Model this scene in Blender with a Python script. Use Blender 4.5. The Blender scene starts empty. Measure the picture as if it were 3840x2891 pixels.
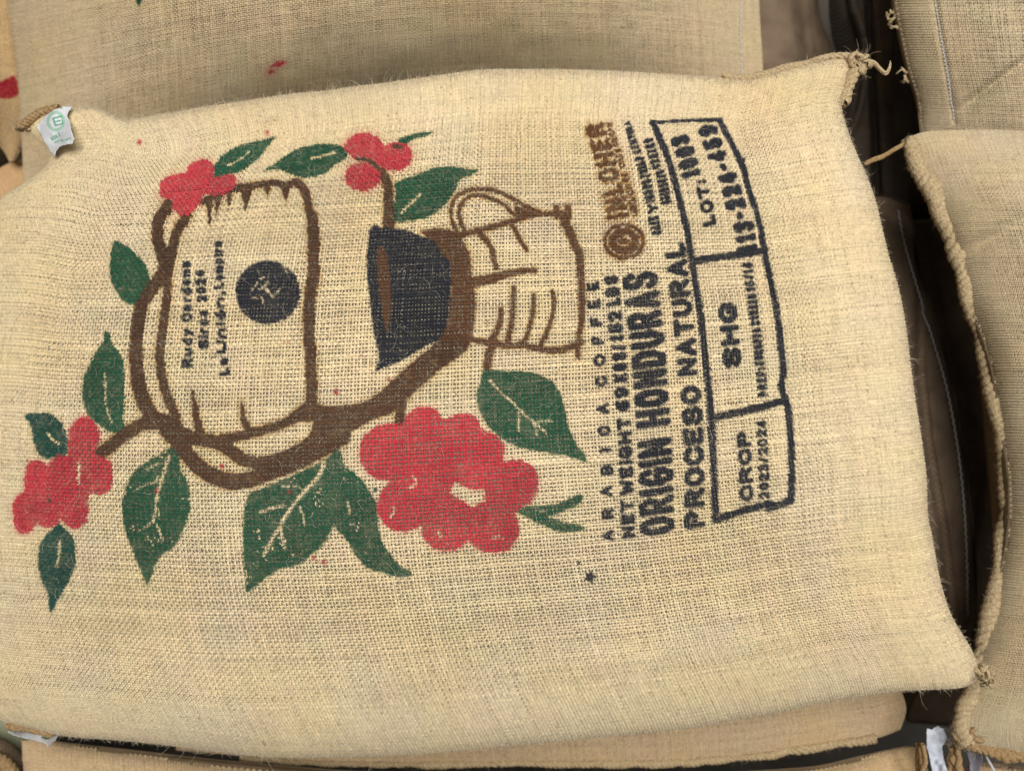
import bpy, math, random
import numpy as np

random.seed(7)
RNG = np.random.default_rng(11)
scene = bpy.context.scene

# ------------------------------------------------------------------ camera, world, lamps, exposure
DC = 0.722                       # lens height above the seam plane of the printed sack (m)
LENS, SENSOR = 26.0, 36.0
WIDE = DC * SENSOR / LENS        # width of the seam plane seen by the lens
cd = bpy.data.cameras.new("camera")
cam = bpy.data.objects.new("camera", cd)
scene.collection.objects.link(cam)
cam.location = (0, 0, DC)
cd.lens, cd.sensor_width, cd.sensor_fit = LENS, SENSOR, 'HORIZONTAL'
cd.clip_start, cd.clip_end = 0.02, 50
cd.dof.use_dof = True
cd.dof.focus_distance = DC - 0.110
cd.dof.aperture_fstop = 3.8
scene.camera = cam

world = bpy.data.worlds.new("World")
scene.world = world
world.use_nodes = True
bg = world.node_tree.nodes["Background"]
bg.inputs[0].default_value = (1.0, 0.93, 0.82, 1)
bg.inputs[1].default_value = 0.05


def lamp(name, loc, aim, size, sy, watts, col):
    ld = bpy.data.lights.new(name, 'AREA')
    ld.shape, ld.size, ld.size_y, ld.energy, ld.color = 'RECTANGLE', size, sy, watts, col
    o = bpy.data.objects.new(name, ld)
    scene.collection.objects.link(o)
    o.location = loc
    from mathutils import Vector
    d = Vector(aim) - Vector(loc)
    o.rotation_euler = d.to_track_quat('-Z', 'Y').to_euler()
    return o


lamp("ceiling_lamp", (0.25, 0.75, 2.5), (0, 0, 0), 2.0, 1.5, 80, (1.0, 0.955, 0.87))
lamp("window_fill", (1.5, -0.9, 2.1), (0, 0, 0), 1.6, 1.2, 8, (0.93, 0.97, 1.0))  # weak fill lamp added on the right, standing in for window light

scene.view_settings.view_transform = 'Standard'
scene.view_settings.look = 'None'
scene.view_settings.gamma = 1.0
scene.view_settings.exposure = 0.0
scene.render.engine = 'CYCLES'
scene.cycles.filter_width = 1.1
scene.cycles.max_bounces = 6
scene.cycles.diffuse_bounces = 4

# ------------------------------------------------------------------ coordinates
FS = 0.57604                     # full-view tracing scale
FRAMES = {
    'F': (0, 0, FS), '1': (0, 0, 1.728), '2': (1280, 0, 1.728), '3': (2560, 0, 1.728),
    '4': (0, 960, 1.728), '5': (1280, 960, 1.728), '6': (2560, 960, 1.728),
    '7': (0, 1920, 1.715), '7b': (1280, 1920, 1.715), '8': (2560, 1920, 1.715),
    'T1': (2160, 420, 2.765), 'T2': (2160, 960, 2.765), 'T3': (2160, 1480, 2.765),
    'H': (560, 860, 2.870), 'C': (540, 540, 3.352), 'LF': (880, 1650, 2.775),
    'CC': (0, 1500, 1.7), 'CB': (1330, 1480, 1.536), 'FL': (1900, 1750, 3.174),
    'TG': (0, 300, 4.1625), 'TB': (0, 2500, 4.254), 'TR': (3200, 2400, 3.39), 'KN': (2700, 0, 2.765),
}


def fr(k, pts):
    x0, y0, s = FRAMES[k]
    return np.asarray(pts, float) / s + np.array([x0, y0])


def mix(*parts):
    """Points traced in several enlargements, joined: mix('4', [...], '7', [...])."""
    return np.concatenate([fr(parts[i], parts[i + 1]) for i in range(0, len(parts), 2)])


def lift(p, z):
    """Tracing point(s) (px) at height z -> world."""
    p = np.asarray(p, float)
    z = np.broadcast_to(np.asarray(z, float), p[..., 0].shape)
    s = WIDE / 3840.0 * (DC - z) / DC
    return np.stack([(p[..., 0] - 1920.0) * s, -(p[..., 1] - 1445.5) * s, z], -1)


def hash2(ix, iy, seed):
    h = (ix.astype(np.int64) * 374761393 + iy.astype(np.int64) * 668265263 + seed * 974711) & 0x7fffffff
    h = ((h ^ (h >> 13)) * 1274126177) & 0x7fffffff
    return ((h ^ (h >> 16)) & 0xffff) / 65535.0


def vnoise(x, y, sc, seed=0):
    x = x / sc
    y = y / sc
    ix, iy = np.floor(x), np.floor(y)
    fx, fy = x - ix, y - iy
    fx, fy = fx * fx * (3 - 2 * fx), fy * fy * (3 - 2 * fy)
    a, b = hash2(ix, iy, seed), hash2(ix + 1, iy, seed)
    c, d = hash2(ix, iy + 1, seed), hash2(ix + 1, iy + 1, seed)
    return (a * (1 - fx) + b * fx) * (1 - fy) + (c * (1 - fx) + d * fx) * fy


def smooth_closed(p, n=4):
    p = np.asarray(p, float)
    a, b, c, d = np.roll(p, 1, 0), p, np.roll(p, -1, 0), np.roll(p, -2, 0)
    out = []
    for k in range(n):
        t = k / n
        out.append(0.5 * (2 * b + (c - a) * t + (2 * a - 5 * b + 4 * c - d) * t * t + (3 * b - a - 3 * c + d) * t ** 3))
    return np.stack(out, 1).reshape(-1, 2)


def smooth_open(p, n=5):
    p = np.asarray(p, float)
    if len(p) < 3:
        return p
    q = np.concatenate([[2 * p[0] - p[1]], p, [2 * p[-1] - p[-2]]])
    a, b, c, d = q[:-3], q[1:-2], q[2:-1], q[3:]
    out = []
    for k in range(n):
        t = k / n
        out.append(0.5 * (2 * b + (c - a) * t + (2 * a - 5 * b + 4 * c - d) * t * t + (3 * b - a - 3 * c + d) * t ** 3))
    return np.concatenate([np.stack(out, 1).reshape(-1, p.shape[1]), p[-1:]])


# ------------------------------------------------------------------ signed distances of the print shapes
def sd_poly(x, y, P):
    d = np.full(x.shape, 1e9)
    ins = np.zeros(x.shape, bool)
    n = len(P)
    for i in range(n):
        ax, ay = P[i]
        bx, by = P[(i + 1) % n]
        ex, ey = bx - ax, by - ay
        l2 = ex * ex + ey * ey
        if l2 < 1e-9:
            continue
        wx, wy = x - ax, y - ay
        t = np.clip((wx * ex + wy * ey) / l2, 0, 1)
        d = np.minimum(d, (wx - ex * t) ** 2 + (wy - ey * t) ** 2)
        if ay != by:
            c = ((ay > y) != (by > y)) & (x < ex * (y - ay) / (by - ay) + ax)
            ins ^= c
    d = np.sqrt(d)
    return np.where(ins, -d, d)


def sd_stroke(x, y, P, w0, w1):
    d = np.full(x.shape, 1e9)
    n = len(P)
    L = np.concatenate([[0], np.cumsum(np.hypot(*(P[1:] - P[:-1]).T))])
    L = L / max(L[-1], 1e-9)
    for i in range(n - 1):
        ax, ay = P[i]
        ex, ey = P[i + 1] - P[i]
        l2 = ex * ex + ey * ey + 1e-9
        wx, wy = x - ax, y - ay
        t = np.clip((wx * ex + wy * ey) / l2, 0, 1)
        r = 0.5 * (w0 + (w1 - w0) * (L[i] + (L[i + 1] - L[i]) * t))
        d = np.minimum(d, np.hypot(wx - ex * t, wy - ey * t) - r)
    return d


def sd_ell(x, y, c, rx, ry):
    dx, dy = (x - c[0]) / rx, (y - c[1]) / ry
    k = np.sqrt(dx * dx + dy * dy)
    return (k - 1) * min(rx, ry)


class Motif:
    def __init__(self, name, ink, halo=None, hw=0.0, hs=0.0, rough=5.0, wear=0.0, label=None):
        self.name, self.ink, self.halo, self.hw, self.hs, self.rough, self.wear = name, np.array(ink), halo, hw, hs, rough, wear
        self.add, self.cut, self.label = [], [], label

    def _bb(self, P, r):
        P = np.asarray(P)
        return (P[:, 0].min() - r, P[:, 1].min() - r, P[:, 0].max() + r, P[:, 1].max() + r)

    def poly(self, P, cut=False, smooth=4):
        P = smooth_closed(P, smooth) if smooth > 1 else np.asarray(P, float)
        (self.cut if cut else self.add).append(('p', P, 0, 0, self._bb(P, 0)))
        return self

    def stroke(self, P, w0, w1=None, cut=False, smooth=True):
        w1 = w0 if w1 is None else w1
        P = smooth_open(P) if smooth else np.asarray(P, float)
        (self.cut if cut else self.add).append(('s', P, w0, w1, self._bb(P, max(w0, w1) / 2)))
        return self

    def st(self, k, pts, w0, w1=None, cut=False, smooth=True):
        s = FRAMES[k][2]
        return self.stroke(fr(k, pts), w0 / s, None if w1 is None else w1 / s, cut, smooth)

    def ell(self, k, c, rx, ry=None):
        s = FRAMES[k][2]
        c = fr(k, [c])[0]
        ry = rx if ry is None else ry
        self.add.append(('e', c, rx / s, ry / s, (c[0] - rx / s, c[1] - ry / s, c[0] + rx / s, c[1] + ry / s)))
        return self

    def bbox(self):
        b = np.array([s[4] for s in self.add])
        return b[:, 0].min(), b[:, 1].min(), b[:, 2].max(), b[:, 3].max()

    def sd(self, x, y, pad):
        d = np.full(x.shape, 1e4)
        for kind, P, a, b, bb in self.add:
            m = (x > bb[0] - pad) & (x < bb[2] + pad) & (y > bb[1] - pad) & (y < bb[3] + pad)
            if m.any():
                xx, yy = x[m], y[m]
                v = sd_poly(xx, yy, P) if kind == 'p' else sd_stroke(xx, yy, P, a, b) if kind == 's' else sd_ell(xx, yy, P, a, b)
                d[m] = np.minimum(d[m], v)
        for kind, P, a, b, bb in self.cut:
            m = (x > bb[0] - 9) & (x < bb[2] + 9) & (y > bb[1] - 9) & (y < bb[3] + 9)
            if m.any():
                xx, yy = x[m], y[m]
                v = sd_poly(xx, yy, P) if kind == 'p' else sd_stroke(xx, yy, P, a, b)
                d[m] = np.maximum(d[m], -v)
        return d


# ------------------------------------------------------------------ stroke lettering
G = {
    'A': (1, [[(0, 0), (.5, 1), (1, 0)], [(.22, .36), (.78, .36)]]),
    'B': (1, [[(0, 0), (0, 1), (.65, 1), (.92, .78), (.65, .54), (0, .54)], [(.65, .54), (1, .28), (.65, 0), (0, 0)]]),
    'C': (1, [[(1, .76), (.78, .97), (.3, 1), (0, .7), (0, .3), (.3, 0), (.78, .03), (1, .24)]]),
    'D': (1, [[(0, 0), (0, 1), (.6, 1), (1, .7), (1, .3), (.6, 0), (0, 0)]]),
    'E': (.85, [[(1, 1), (0, 1), (0, 0), (1, 0)], [(0, .52), (.8, .52)]]),
    'F': (.85, [[(1, 1), (0, 1), (0, 0)], [(0, .5), (.8, .5)]]),
    'G': (1, [[(1, .76), (.78, .97), (.3, 1), (0, .7), (0, .3), (.3, 0), (.75, 0), (1, .25), (1, .45), (.6, .45)]]),
    'H': (1, [[(0, 0), (0, 1)], [(1, 0), (1, 1)], [(0, .5), (1, .5)]]),
    'I': (.12, [[(.5, 0), (.5, 1)]]),
    'K': (1, [[(0, 0), (0, 1)], [(1, 1), (0, .45)], [(.3, .62), (1, 0)]]),
    'L': (.8, [[(0, 1), (0, 0), (1, 0)]]),
    'M': (1.25, [[(0, 0), (0, 1), (.5, .3), (1, 1), (1, 0)]]),
    'N': (1, [[(0, 0), (0, 1), (1, 0), (1, 1)]]),
    'O': (1, [[(.3, 0), (0, .3), (0, .7), (.3, 1), (.7, 1), (1, .7), (1, .3), (.7, 0), (.3, 0)]]),
    'P': (.95, [[(0, 0), (0, 1), (.7, 1), (1, .75), (.7, .47), (0, .47)]]),
    'R': (1, [[(0, 0), (0, 1), (.7, 1), (1, .75), (.7, .5), (0, .5)], [(.5, .5), (1, 0)]]),
    'S': (1, [[(1, .8), (.75, 1), (.25, 1), (0, .77), (.25, .54), (.75, .48), (1, .24), (.75, 0), (.25, 0), (0, .2)]]),
    'T': (1, [[(0, 1), (1, 1)], [(.5, 1), (.5, 0)]]),
    'U': (1, [[(0, 1), (0, .3), (.3, 0), (.7, 0), (1, .3), (1, 1)]]),
    'V': (1, [[(0, 1), (.5, 0), (1, 1)]]),
    'W': (1.35, [[(0, 1), (.25, 0), (.5, .7), (.75, 0), (1, 1)]]),
    'X': (1, [[(0, 0), (1, 1)], [(0, 1), (1, 0)]]),
    'Y': (1, [[(0, 1), (.5, .5), (1, 1)], [(.5, .5), (.5, 0)]]),
    'Z': (1, [[(0, 1), (1, 1), (0, 0), (1, 0)]]),
    '0': (.9, [[(.3, 0), (0, .3), (0, .7), (.3, 1), (.7, 1), (1, .7), (1, .3), (.7, 0), (.3, 0)]]),
    '1': (.5, [[(0, .75), (.6, 1), (.6, 0)], [(.1, 0), (1, 0)]]),
    '2': (.9, [[(0, .78), (.25, 1), (.75, 1), (1, .75), (.85, .5), (0, 0), (1, 0)]]),
    '3': (.9, [[(0, .85), (.3, 1), (.75, 1), (1, .77), (.7, .53), (.4, .53)], [(.7, .53), (1, .27), (.7, 0), (.25, 0), (0, .17)]]),
    '4': (.9, [[(.75, 0), (.75, 1), (0, .3), (1, .3)]]),
    '5': (.9, [[(.95, 1), (.1, 1), (.05, .55), (.7, .6), (1, .3), (.7, 0), (.25, 0), (0, .15)]]),
    '6': (.9, [[(.9, .95), (.4, 1), (0, .6), (0, .25), (.3, 0), (.7, 0), (1, .28), (.7, .55), (.1, .5)]]),
    '9': (.9, [[(.1, .05), (.6, 0), (1, .4), (1, .75), (.7, 1), (.3, 1), (0, .72), (.3, .45), (.95, .5)]]),
    '-': (.5, [[(0, .48), (1, .48)]]), '/': (.6, [[(0, 0), (1, 1)]]),
    ':': (.1, [[(.5, .1), (.5, .12)], [(.5, .7), (.5, .72)]]), '.': (.1, [[(.5, 0), (.5, .03)]]),
    ',': (.2, [[(.6, .05), (.2, -.25)]]), '&': (1, [[(1, 0), (.2, .75), (.45, 1), (.7, .78), (.05, .3), (.3, 0), (.9, .4)]]),
    'a': (.75, [[(.1, .62), (.6, .66), (.85, .45), (.85, 0)], [(.85, .35), (.2, .36), (.05, .14), (.3, 0), (.85, .15)]]),
    'c': (.7, [[(.95, .52), (.6, .66), (.2, .6), (0, .33), (.2, .05), (.6, 0), (.95, .13)]]),
    'd': (.75, [[(.95, 1), (.95, 0)], [(.95, .5), (.5, .66), (.05, .4), (.1, .1), (.5, 0), (.95, .15)]]),
    'e': (.75, [[(.05, .33), (.95, .36), (.75, .62), (.3, .66), (0, .33), (.3, 0), (.9, .08)]]),
    'i': (.12, [[(.5, 0), (.5, .62)], [(.5, .9), (.5, .92)]]),
    'm': (1.1, [[(0, 0), (0, .64)], [(0, .5), (.25, .66), (.5, .5), (.5, 0)], [(.5, .5), (.75, .66), (1, .5), (1, 0)]]),
    'n': (.75, [[(0, 0), (0, .64)], [(0, .48), (.5, .66), (1, .48), (1, 0)]]),
    'o': (.75, [[(.3, 0), (0, .33), (.3, .66), (.7, .66), (1, .33), (.7, 0), (.3, 0)]]),
    'ó': (.75, [[(.3, 0), (0, .33), (.3, .66), (.7, .66), (1, .33), (.7, 0), (.3, 0)], [(.45, .85), (.7, 1)]]),
    'p': (.75, [[(0, -.25), (0, .64)], [(0, .5), (.5, .66), (1, .4), (.9, .1), (.5, 0), (0, .15)]]),
    'r': (.5, [[(0, 0), (0, .64)], [(0, .42), (.5, .64), (1, .6)]]),
    'u': (.75, [[(0, .64), (0, .2), (.4, 0), (1, .2)], [(1, .64), (1, 0)]]),
    'y': (.75, [[(0, .64), (.5, .05)], [(1, .64), (.2, -.28)]]),
}


def text(mo, k, s, base, cap, th, up=(-0.99, 0.12), gap=0.13, shear=None):
    """Lettering along a base line; base in frame k, cap height and stroke thickness in that frame's pixels."""
    sc = FRAMES[k][2]
    B = smooth_open(fr(k, base)) if len(base) > 2 else fr(k, base)
    if isinstance(cap, (int, float)):
        cap = (cap, cap)
    L = np.concatenate([[0], np.cumsum(np.hypot(*(B[1:] - B[:-1]).T))])
    adv = []
    for ch in s:
        adv.append(0.6 if ch == ' ' else G[ch][0] + 0.0)
    thn = 1.2 * th / sc
    total_w, n = sum(adv), len(s)
    # ink-to-ink gaps: glyph boxes include half the stroke on each side
    g = gap
    unit = (L[-1]) / (total_w + g * (n - 1) + 0.45 * n)
    x = 0.0
    upv = np.array(up) / np.hypot(*up)
    at = lambda q: np.array([np.interp(q, L, B[:, 0]), np.interp(q, L, B[:, 1])])
    for ch, w in zip(s, adv):
        wid = (w + 0.45) * unit
        if ch != ' ':
            f = (x + wid / 2) / L[-1]
            c = (cap[0] + (cap[1] - cap[0]) * f) / sc
            pen = min(thn, 0.33 * c)
            inner = max(wid - pen, 0.02)
            for line in G[ch][1]:
                pts = []
                for gx, gy in line:
                    q = x + pen / 2 + gx * inner if w > 0.2 else x + wid / 2
                    pts.append(at(q) + upv * (pen / 2 + gy * (c - pen)))
                mo.stroke(np.array(pts), pen, smooth=False)
        x += wid + g * unit
    return mo


# ------------------------------------------------------------------ the print (traced)
GREEN, GREEN_B = (0.016, 0.086, 0.046), (0.013, 0.070, 0.056)
RED, BROWN, NAVY = (0.50, 0.044, 0.062), (0.085, 0.040, 0.022), (0.019, 0.022, 0.033)
OCHRE = np.array((0.46, 0.25, 0.060))
PINK = np.array((0.62, 0.17, 0.15))
LIME = np.array((0.42, 0.36, 0.09))

MOTIFS = []


def M(name, ink, halo=None, hw=0, hs=0, rough=5, wear=0, label=None):
    m = Motif(name, ink, halo, hw, hs, rough, wear, label)
    MOTIFS.append(m)
    return m


def leaf(P, veins=(), ink=GREEN, wear=0.0):
    m = M('printed_leaf', ink, LIME, 16, 0.45, 5, wear)
    m.poly(P, smooth=3)
    for k, pts, w in veins:
        m.st(k, pts, w, w * 0.7, cut=True)
    return m


leaf(fr('4', [(737, -98), (716, 0), (710, 80), (720, 150), (760, 240), (810, 300), (870, 322), (915, 315), (950, 260), (972, 180), (965, 110), (935, 50), (890, 0), (830, -55)]))
leaf(fr('4', [(690, 488), (715, 510), (720, 560), (765, 610), (795, 670), (806, 800), (805, 950), (800, 1080), (808, 1120), (760, 1150), (700, 1130), (640, 1090), (570, 1030), (540, 950), (530, 870), (545, 780), (580, 700), (640, 590), (672, 545), (672, 505)]),
     [('4', [(680, 760), (683, 930), (700, 1020), (725, 1080)], 13)])
leaf(fr('4', [(160, 1030), (230, 1015), (300, 1015), (360, 1045), (410, 1100), (435, 1170), (440, 1250), (430, 1290), (370, 1300), (300, 1310), (250, 1280), (215, 1200), (200, 1110)]),
     [('4', [(310, 1150), (340, 1190), (380, 1215)], 15)], GREEN_B)
leaf(fr('7', [(380, 70), (420, 110), (460, 150), (480, 200), (487, 290), (480, 360), (455, 420), (420, 490), (370, 570), (325, 650), (315, 590), (305, 520), (270, 450), (250, 370), (246, 280), (260, 200), (300, 140), (345, 100)]),
     [('7', [(385, 190), (378, 270), (365, 350)], 17)], GREEN_B)
leaf(mix('4', [(1120, 1235), (1160, 1270), (1160, 1330), (1175, 1400), (1210, 1450), (1228, 1550), (1225, 1640)],
         '7', [(1215, 0), (1190, 80), (1150, 180), (1110, 230), (1050, 270), (1000, 340), (970, 430), (945, 470), (925, 420), (890, 350), (850, 250), (815, 150), (790, 40)],
         '4', [(790, 1640), (795, 1560), (820, 1480), (870, 1400), (950, 1330), (1040, 1280)]),
     [('4', [(1095, 1300), (1060, 1400), (1040, 1470), (1015, 1570), (1005, 1660), (990, 1720)], 22),
      ('4', [(1050, 1340), (1000, 1355), (930, 1395)], 11), ('4', [(1035, 1450), (960, 1480), (890, 1505)], 13),
      ('7', [(975, 60), (945, 90), (905, 120)], 12), ('7', [(1010, 90), (1030, 130), (1040, 180)], 16)], GREEN, 0.55)
leaf(fr('LF', [(1080, 90), (1000, 160), (900, 230), (780, 290), (640, 350), (500, 410), (380, 460), (240, 520), (160, 550), (125, 620), (95, 740), (90, 850), (85, 1000), (90, 1150), (95, 1300), (110, 1400), (108, 1500), (110, 1570), (150, 1575), (220, 1520), (300, 1450), (390, 1390), (490, 1330), (600, 1310), (680, 1290), (750, 1230), (800, 1190), (870, 1130), (930, 1060), (980, 990), (1020, 900), (1035, 870), (1050, 910), (1110, 980), (1180, 1060), (1240, 1170), (1310, 1270), (1400, 1340), (1500, 1370), (1580, 1385), (1650, 1415), (1720, 1425), (1800, 1415), (1855, 1395), (1820, 1360), (1740, 1320), (1690, 1270), (1620, 1190), (1560, 1110), (1510, 990), (1500, 900), (1490, 780), (1470, 660), (1410, 550), (1350, 450), (1290, 380), (1200, 310), (1150, 280), (1125, 180)]),
     [('LF', [(925, 240), (870, 380), (760, 500), (660, 610), (600, 690), (520, 800), (460, 920), (380, 1050), (300, 1200)], 44),
      ('LF', [(270, 748), (400, 700), (560, 685)], 26), ('LF', [(480, 930), (500, 1040), (520, 1130)], 38),
      ('LF', [(680, 690), (710, 790), (730, 890)], 16), ('LF', [(500, 485), (690, 490)], 14), ('LF', [(1180, 640), (1195, 770)], 20)], GREEN, 0.6)
leaf(fr('5', [(930, 715), (960, 730), (1040, 745), (1140, 745), (1230, 755), (1310, 780), (1370, 820), (1420, 890), (1445, 970), (1460, 1050), (1480, 1130), (1520, 1210), (1570, 1280), (1588, 1330), (1540, 1320), (1440, 1290), (1340, 1275), (1230, 1255), (1130, 1230), (1040, 1180), (960, 1110), (905, 1020), (880, 950), (880, 880), (900, 810), (915, 760)]),
     [('5', [(960, 800), (1040, 890), (1110, 950), (1180, 1020), (1250, 1080), (1330, 1145)], 15), ('5', [(1250, 1075), (1360, 1068)], 13),
      ('5', [(1150, 1010), (1150, 1070), (1145, 1130)], 10), ('5', [(1250, 1085), (1270, 1165)], 10)])
leaf(fr('1', [(1390, 1115), (1395, 1070), (1440, 1010), (1520, 960), (1620, 925), (1720, 905), (1785, 890), (1750, 930), (1700, 1000), (1640, 1060), (1560, 1110), (1480, 1135), (1430, 1150), (1385, 1165)]),
     [('1', [(1480, 1070), (1550, 1040), (1620, 985)], 14)], GREEN, 0.3)
leaf(mix('1', [(1705, 1110), (1760, 1075), (1850, 1010), (1930, 965), (2030, 940), (2130, 935)], '2', [(-20, 945), (20, 965), (38, 1000), (25, 1035), (-30, 1060)],
         '1', [(2130, 1110), (2050, 1145), (1960, 1150), (1880, 1130), (1820, 1105), (1760, 1105)]),
     [('1', [(2020, 1030), (2110, 1005), (2180, 990)], 15)])
leaf(fr('2', [(350, 940), (400, 890), (450, 875), (520, 858), (595, 857), (540, 885), (470, 910), (430, 935), (400, 965), (365, 975)]))
leaf(fr('2', [(350, 1190), (440, 1150), (560, 1105), (650, 1080), (760, 1085), (830, 1100), (890, 1105), (830, 1140), (780, 1160), (750, 1210), (720, 1260), (690, 1310), (640, 1360), (560, 1410), (460, 1430), (360, 1445), (335, 1400), (345, 1300), (350, 1230)]),
     [('2', [(390, 1380), (440, 1330), (510, 1260)], 14)])
leaf(fr('FL', [(120, 540), (180, 490), (250, 455), (400, 465), (550, 450), (680, 410), (790, 350), (890, 325), (905, 370), (870, 430), (780, 490), (650, 540), (560, 575), (505, 595), (560, 610), (640, 650), (720, 675), (820, 685), (900, 710), (945, 740), (880, 760), (760, 775), (640, 770), (520, 740), (420, 690), (320, 650), (250, 600)]),
     [('FL', [(400, 530), (480, 525)], 20)])

# brown wooden branch bent into a frame, its ticks and drips
br = M('printed_branch', BROWN, OCHRE, 24, 0.8, 5)
br.st('1', [(1090, 1330), (1030, 1430), (1020, 1530), (1050, 1650), (1072, 1740)], 80, 75)
br.st('1', [(1210, 1400), (1150, 1500), (1110, 1640), (1085, 1750)], 62, 70)
br.st('4', [(1078, -10), (1072, 90), (1060, 150)], 98)
br.st('4', [(1050, 120), (1000, 190), (950, 260), (910, 350), (890, 470), (880, 600), (885, 720), (905, 850), (940, 960), (990, 1050)], 78, 100)
br.st('4', [(1085, 160), (1080, 260), (1072, 350), (1055, 450), (1042, 560), (1035, 650), (1045, 760), (1065, 850), (1090, 930), (1140, 1040)], 56, 62)
br.st('C', [(740, 730), (880, 655), (1000, 610), (1150, 560), (1350, 530), (1500, 510), (1650, 495), (1780, 520), (1870, 490), (1950, 490), (2000, 550), (2050, 700), (2080, 850), (2110, 1000), (2118, 1180), (2115, 1300)], 78, 112)
br.poly(fr('C', [(1880, 470), (1960, 462), (2030, 500), (2080, 590), (2040, 640), (1960, 600), (1900, 540)]))
br.stroke(mix('1', [(2020, 1400), (2035, 1560)], '4', [(2030, 0), (2032, 120), (2010, 250), (2003, 400), (2003, 520), (2012, 650), (2018, 800), (2020, 940)]), 44, 44)
for tri in ([(770, 700), (880, 680), (850, 850), (838, 1010), (815, 1010), (795, 850)], [(885, 680), (985, 670), (950, 790), (910, 910), (890, 800)], [(1025, 640), (1110, 620), (1090, 720), (1060, 820), (1040, 720)],
            [(1215, 580), (1365, 560), (1320, 720), (1280, 850), (1262, 840), (1240, 700)], [(1505, 530), (1595, 530), (1575, 610), (1552, 672), (1525, 610)], [(1700, 530), (1845, 530), (1815, 650), (1780, 750), (1750, 640)]):
    br.poly(fr('C', tri), smooth=1)
br.st('4', [(1110, 1090), (1250, 1170), (1380, 1190), (1500, 1180), (1600, 1155), (1700, 1130), (1800, 1100), (1880, 1060), (1950, 1005), (2020, 950)], 74, 58)
br.st('4', [(1250, 880), (1265, 1000), (1290, 1140)], 22, 60)
br.st('4', [(1565, 950), (1578, 1050), (1605, 1120)], 20, 48)
br.st('4', [(650, 1280), (740, 1210), (850, 1130), (930, 1085), (1020, 1060), (1130, 1080)], 84, 92)
br.poly(fr('4', [(930, 980), (1000, 1040), (1100, 1060), (1160, 1100), (1150, 1150), (1050, 1130), (930, 1120)]))
br.st('4', [(1080, 1130), (1180, 1240), (1260, 1340), (1360, 1415), (1500, 1460), (1640, 1440), (1780, 1385), (1920, 1330), (2060, 1260), (2212, 1170)], 96, 120)
br.st('4', [(1120, 1140), (1250, 1190), (1380, 1205), (1480, 1250), (1580, 1320), (1680, 1340), (1800, 1320), (1920, 1270), (2040, 1190), (2150, 1120)], 80, 92)
br.poly(fr('4', [(1960, 990), (2020, 940), (2090, 970), (2212, 985), (2330, 1000), (2330, 1100), (2150, 1080), (2050, 1070), (1960, 1075), (1880, 1090)]))
br.poly(fr('5', [(-150, 1000), (0, 968), (130, 950), (250, 880), (400, 740), (580, 590), (700, 470), (830, 540), (820, 600), (760, 650), (600, 770), (430, 930), (340, 1010), (230, 1050), (100, 1120), (-40, 1200), (-200, 1260)]))
br.st('5', [(390, 930), (385, 1000), (375, 1090)], 70, 60)
br.st('2', [(262, 1110), (300, 1200), (306, 1330), (312, 1500)], 56, 78)
br.st('2', [(90, 1030), (180, 1040), (250, 1100)], 22, 34)

# brown collar under the dripper
co = M('printed_collar', (0.105, 0.047, 0.023), OCHRE, 22, 0.75, 5)
co.poly(mix('2', [(520, 1500), (600, 1480), (700, 1490), (770, 1530), (810, 1600), (835, 1660)], '5', [(850, 150), (870, 300), (860, 450), (830, 560), (740, 560), (640, 540), (690, 400), (710, 250), (695, 100), (650, 0)], '2', [(610, 1590), (560, 1540)]))

# carafe outline
ca = M('printed_carafe', (0.115, 0.050, 0.022), OCHRE, 17, 0.75, 4)
ca.st('2', [(750, 1510), (715, 1420), (715, 1330), (760, 1265), (850, 1228), (960, 1228), (1060, 1262), (1150, 1312), (1230, 1355), (1320, 1388), (1400, 1380)], 27)
ca.st('2', [(800, 1500), (768, 1420), (770, 1340), (810, 1285), (880, 1267), (970, 1287), (1060, 1332), (1110, 1382), (1170, 1405)], 27)
ca.poly(fr('2', [(1120, 1340), (1200, 1355), (1280, 1385), (1220, 1410), (1150, 1425)]))
ca.st('2', [(760, 1530), (900, 1490), (1050, 1450), (1150, 1420), (1270, 1392), (1390, 1378)], 42, 30)
ca.st('2', [(1110, 1460), (1150, 1540), (1200, 1620)], 32, 26)
ca.stroke(mix('2', [(890, 1505), (940, 1560), (975, 1620)], '5', [(990, 20), (1003, 80)]), 24, 18)
ca.st('2', [(1392, 1350), (1400, 1400)], 46)
ca.st('2', [(1465, 1345), (1472, 1410)], 42)
ca.stroke(mix('2', [(1430, 1390), (1470, 1480), (1510, 1580), (1540, 1650)], '5', [(1552, 130), (1562, 300), (1555, 430), (1538, 520), (1530, 600), (1535, 655)]), 35, 20)
ca.st('5', [(840, 540), (950, 562), (1050, 580), (1180, 580), (1300, 605), (1420, 610), (1500, 580), (1550, 560)], 36, 46)
ca.st('5', [(1035, 350), (1030, 420), (1000, 500), (960, 560)], 36, 46)
ca.st('5', [(1115, 205), (1110, 350), (1100, 450), (1075, 575)], 30, 42)
ca.st('5', [(1245, 258), (1245, 350), (1220, 450), (1190, 540), (1140, 580)], 32, 32)
ca.st('5', [(1368, 230), (1380, 320), (1355, 430), (1320, 520), (1285, 600)], 28, 36)
ca.st('5', [(850, 175), (980, 145), (1100, 112), (1200, 95), (1250, 95)], 76, 34)
ca.st('5', [(1010, 560), (960, 620), (948, 710)], 44, 58)

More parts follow.
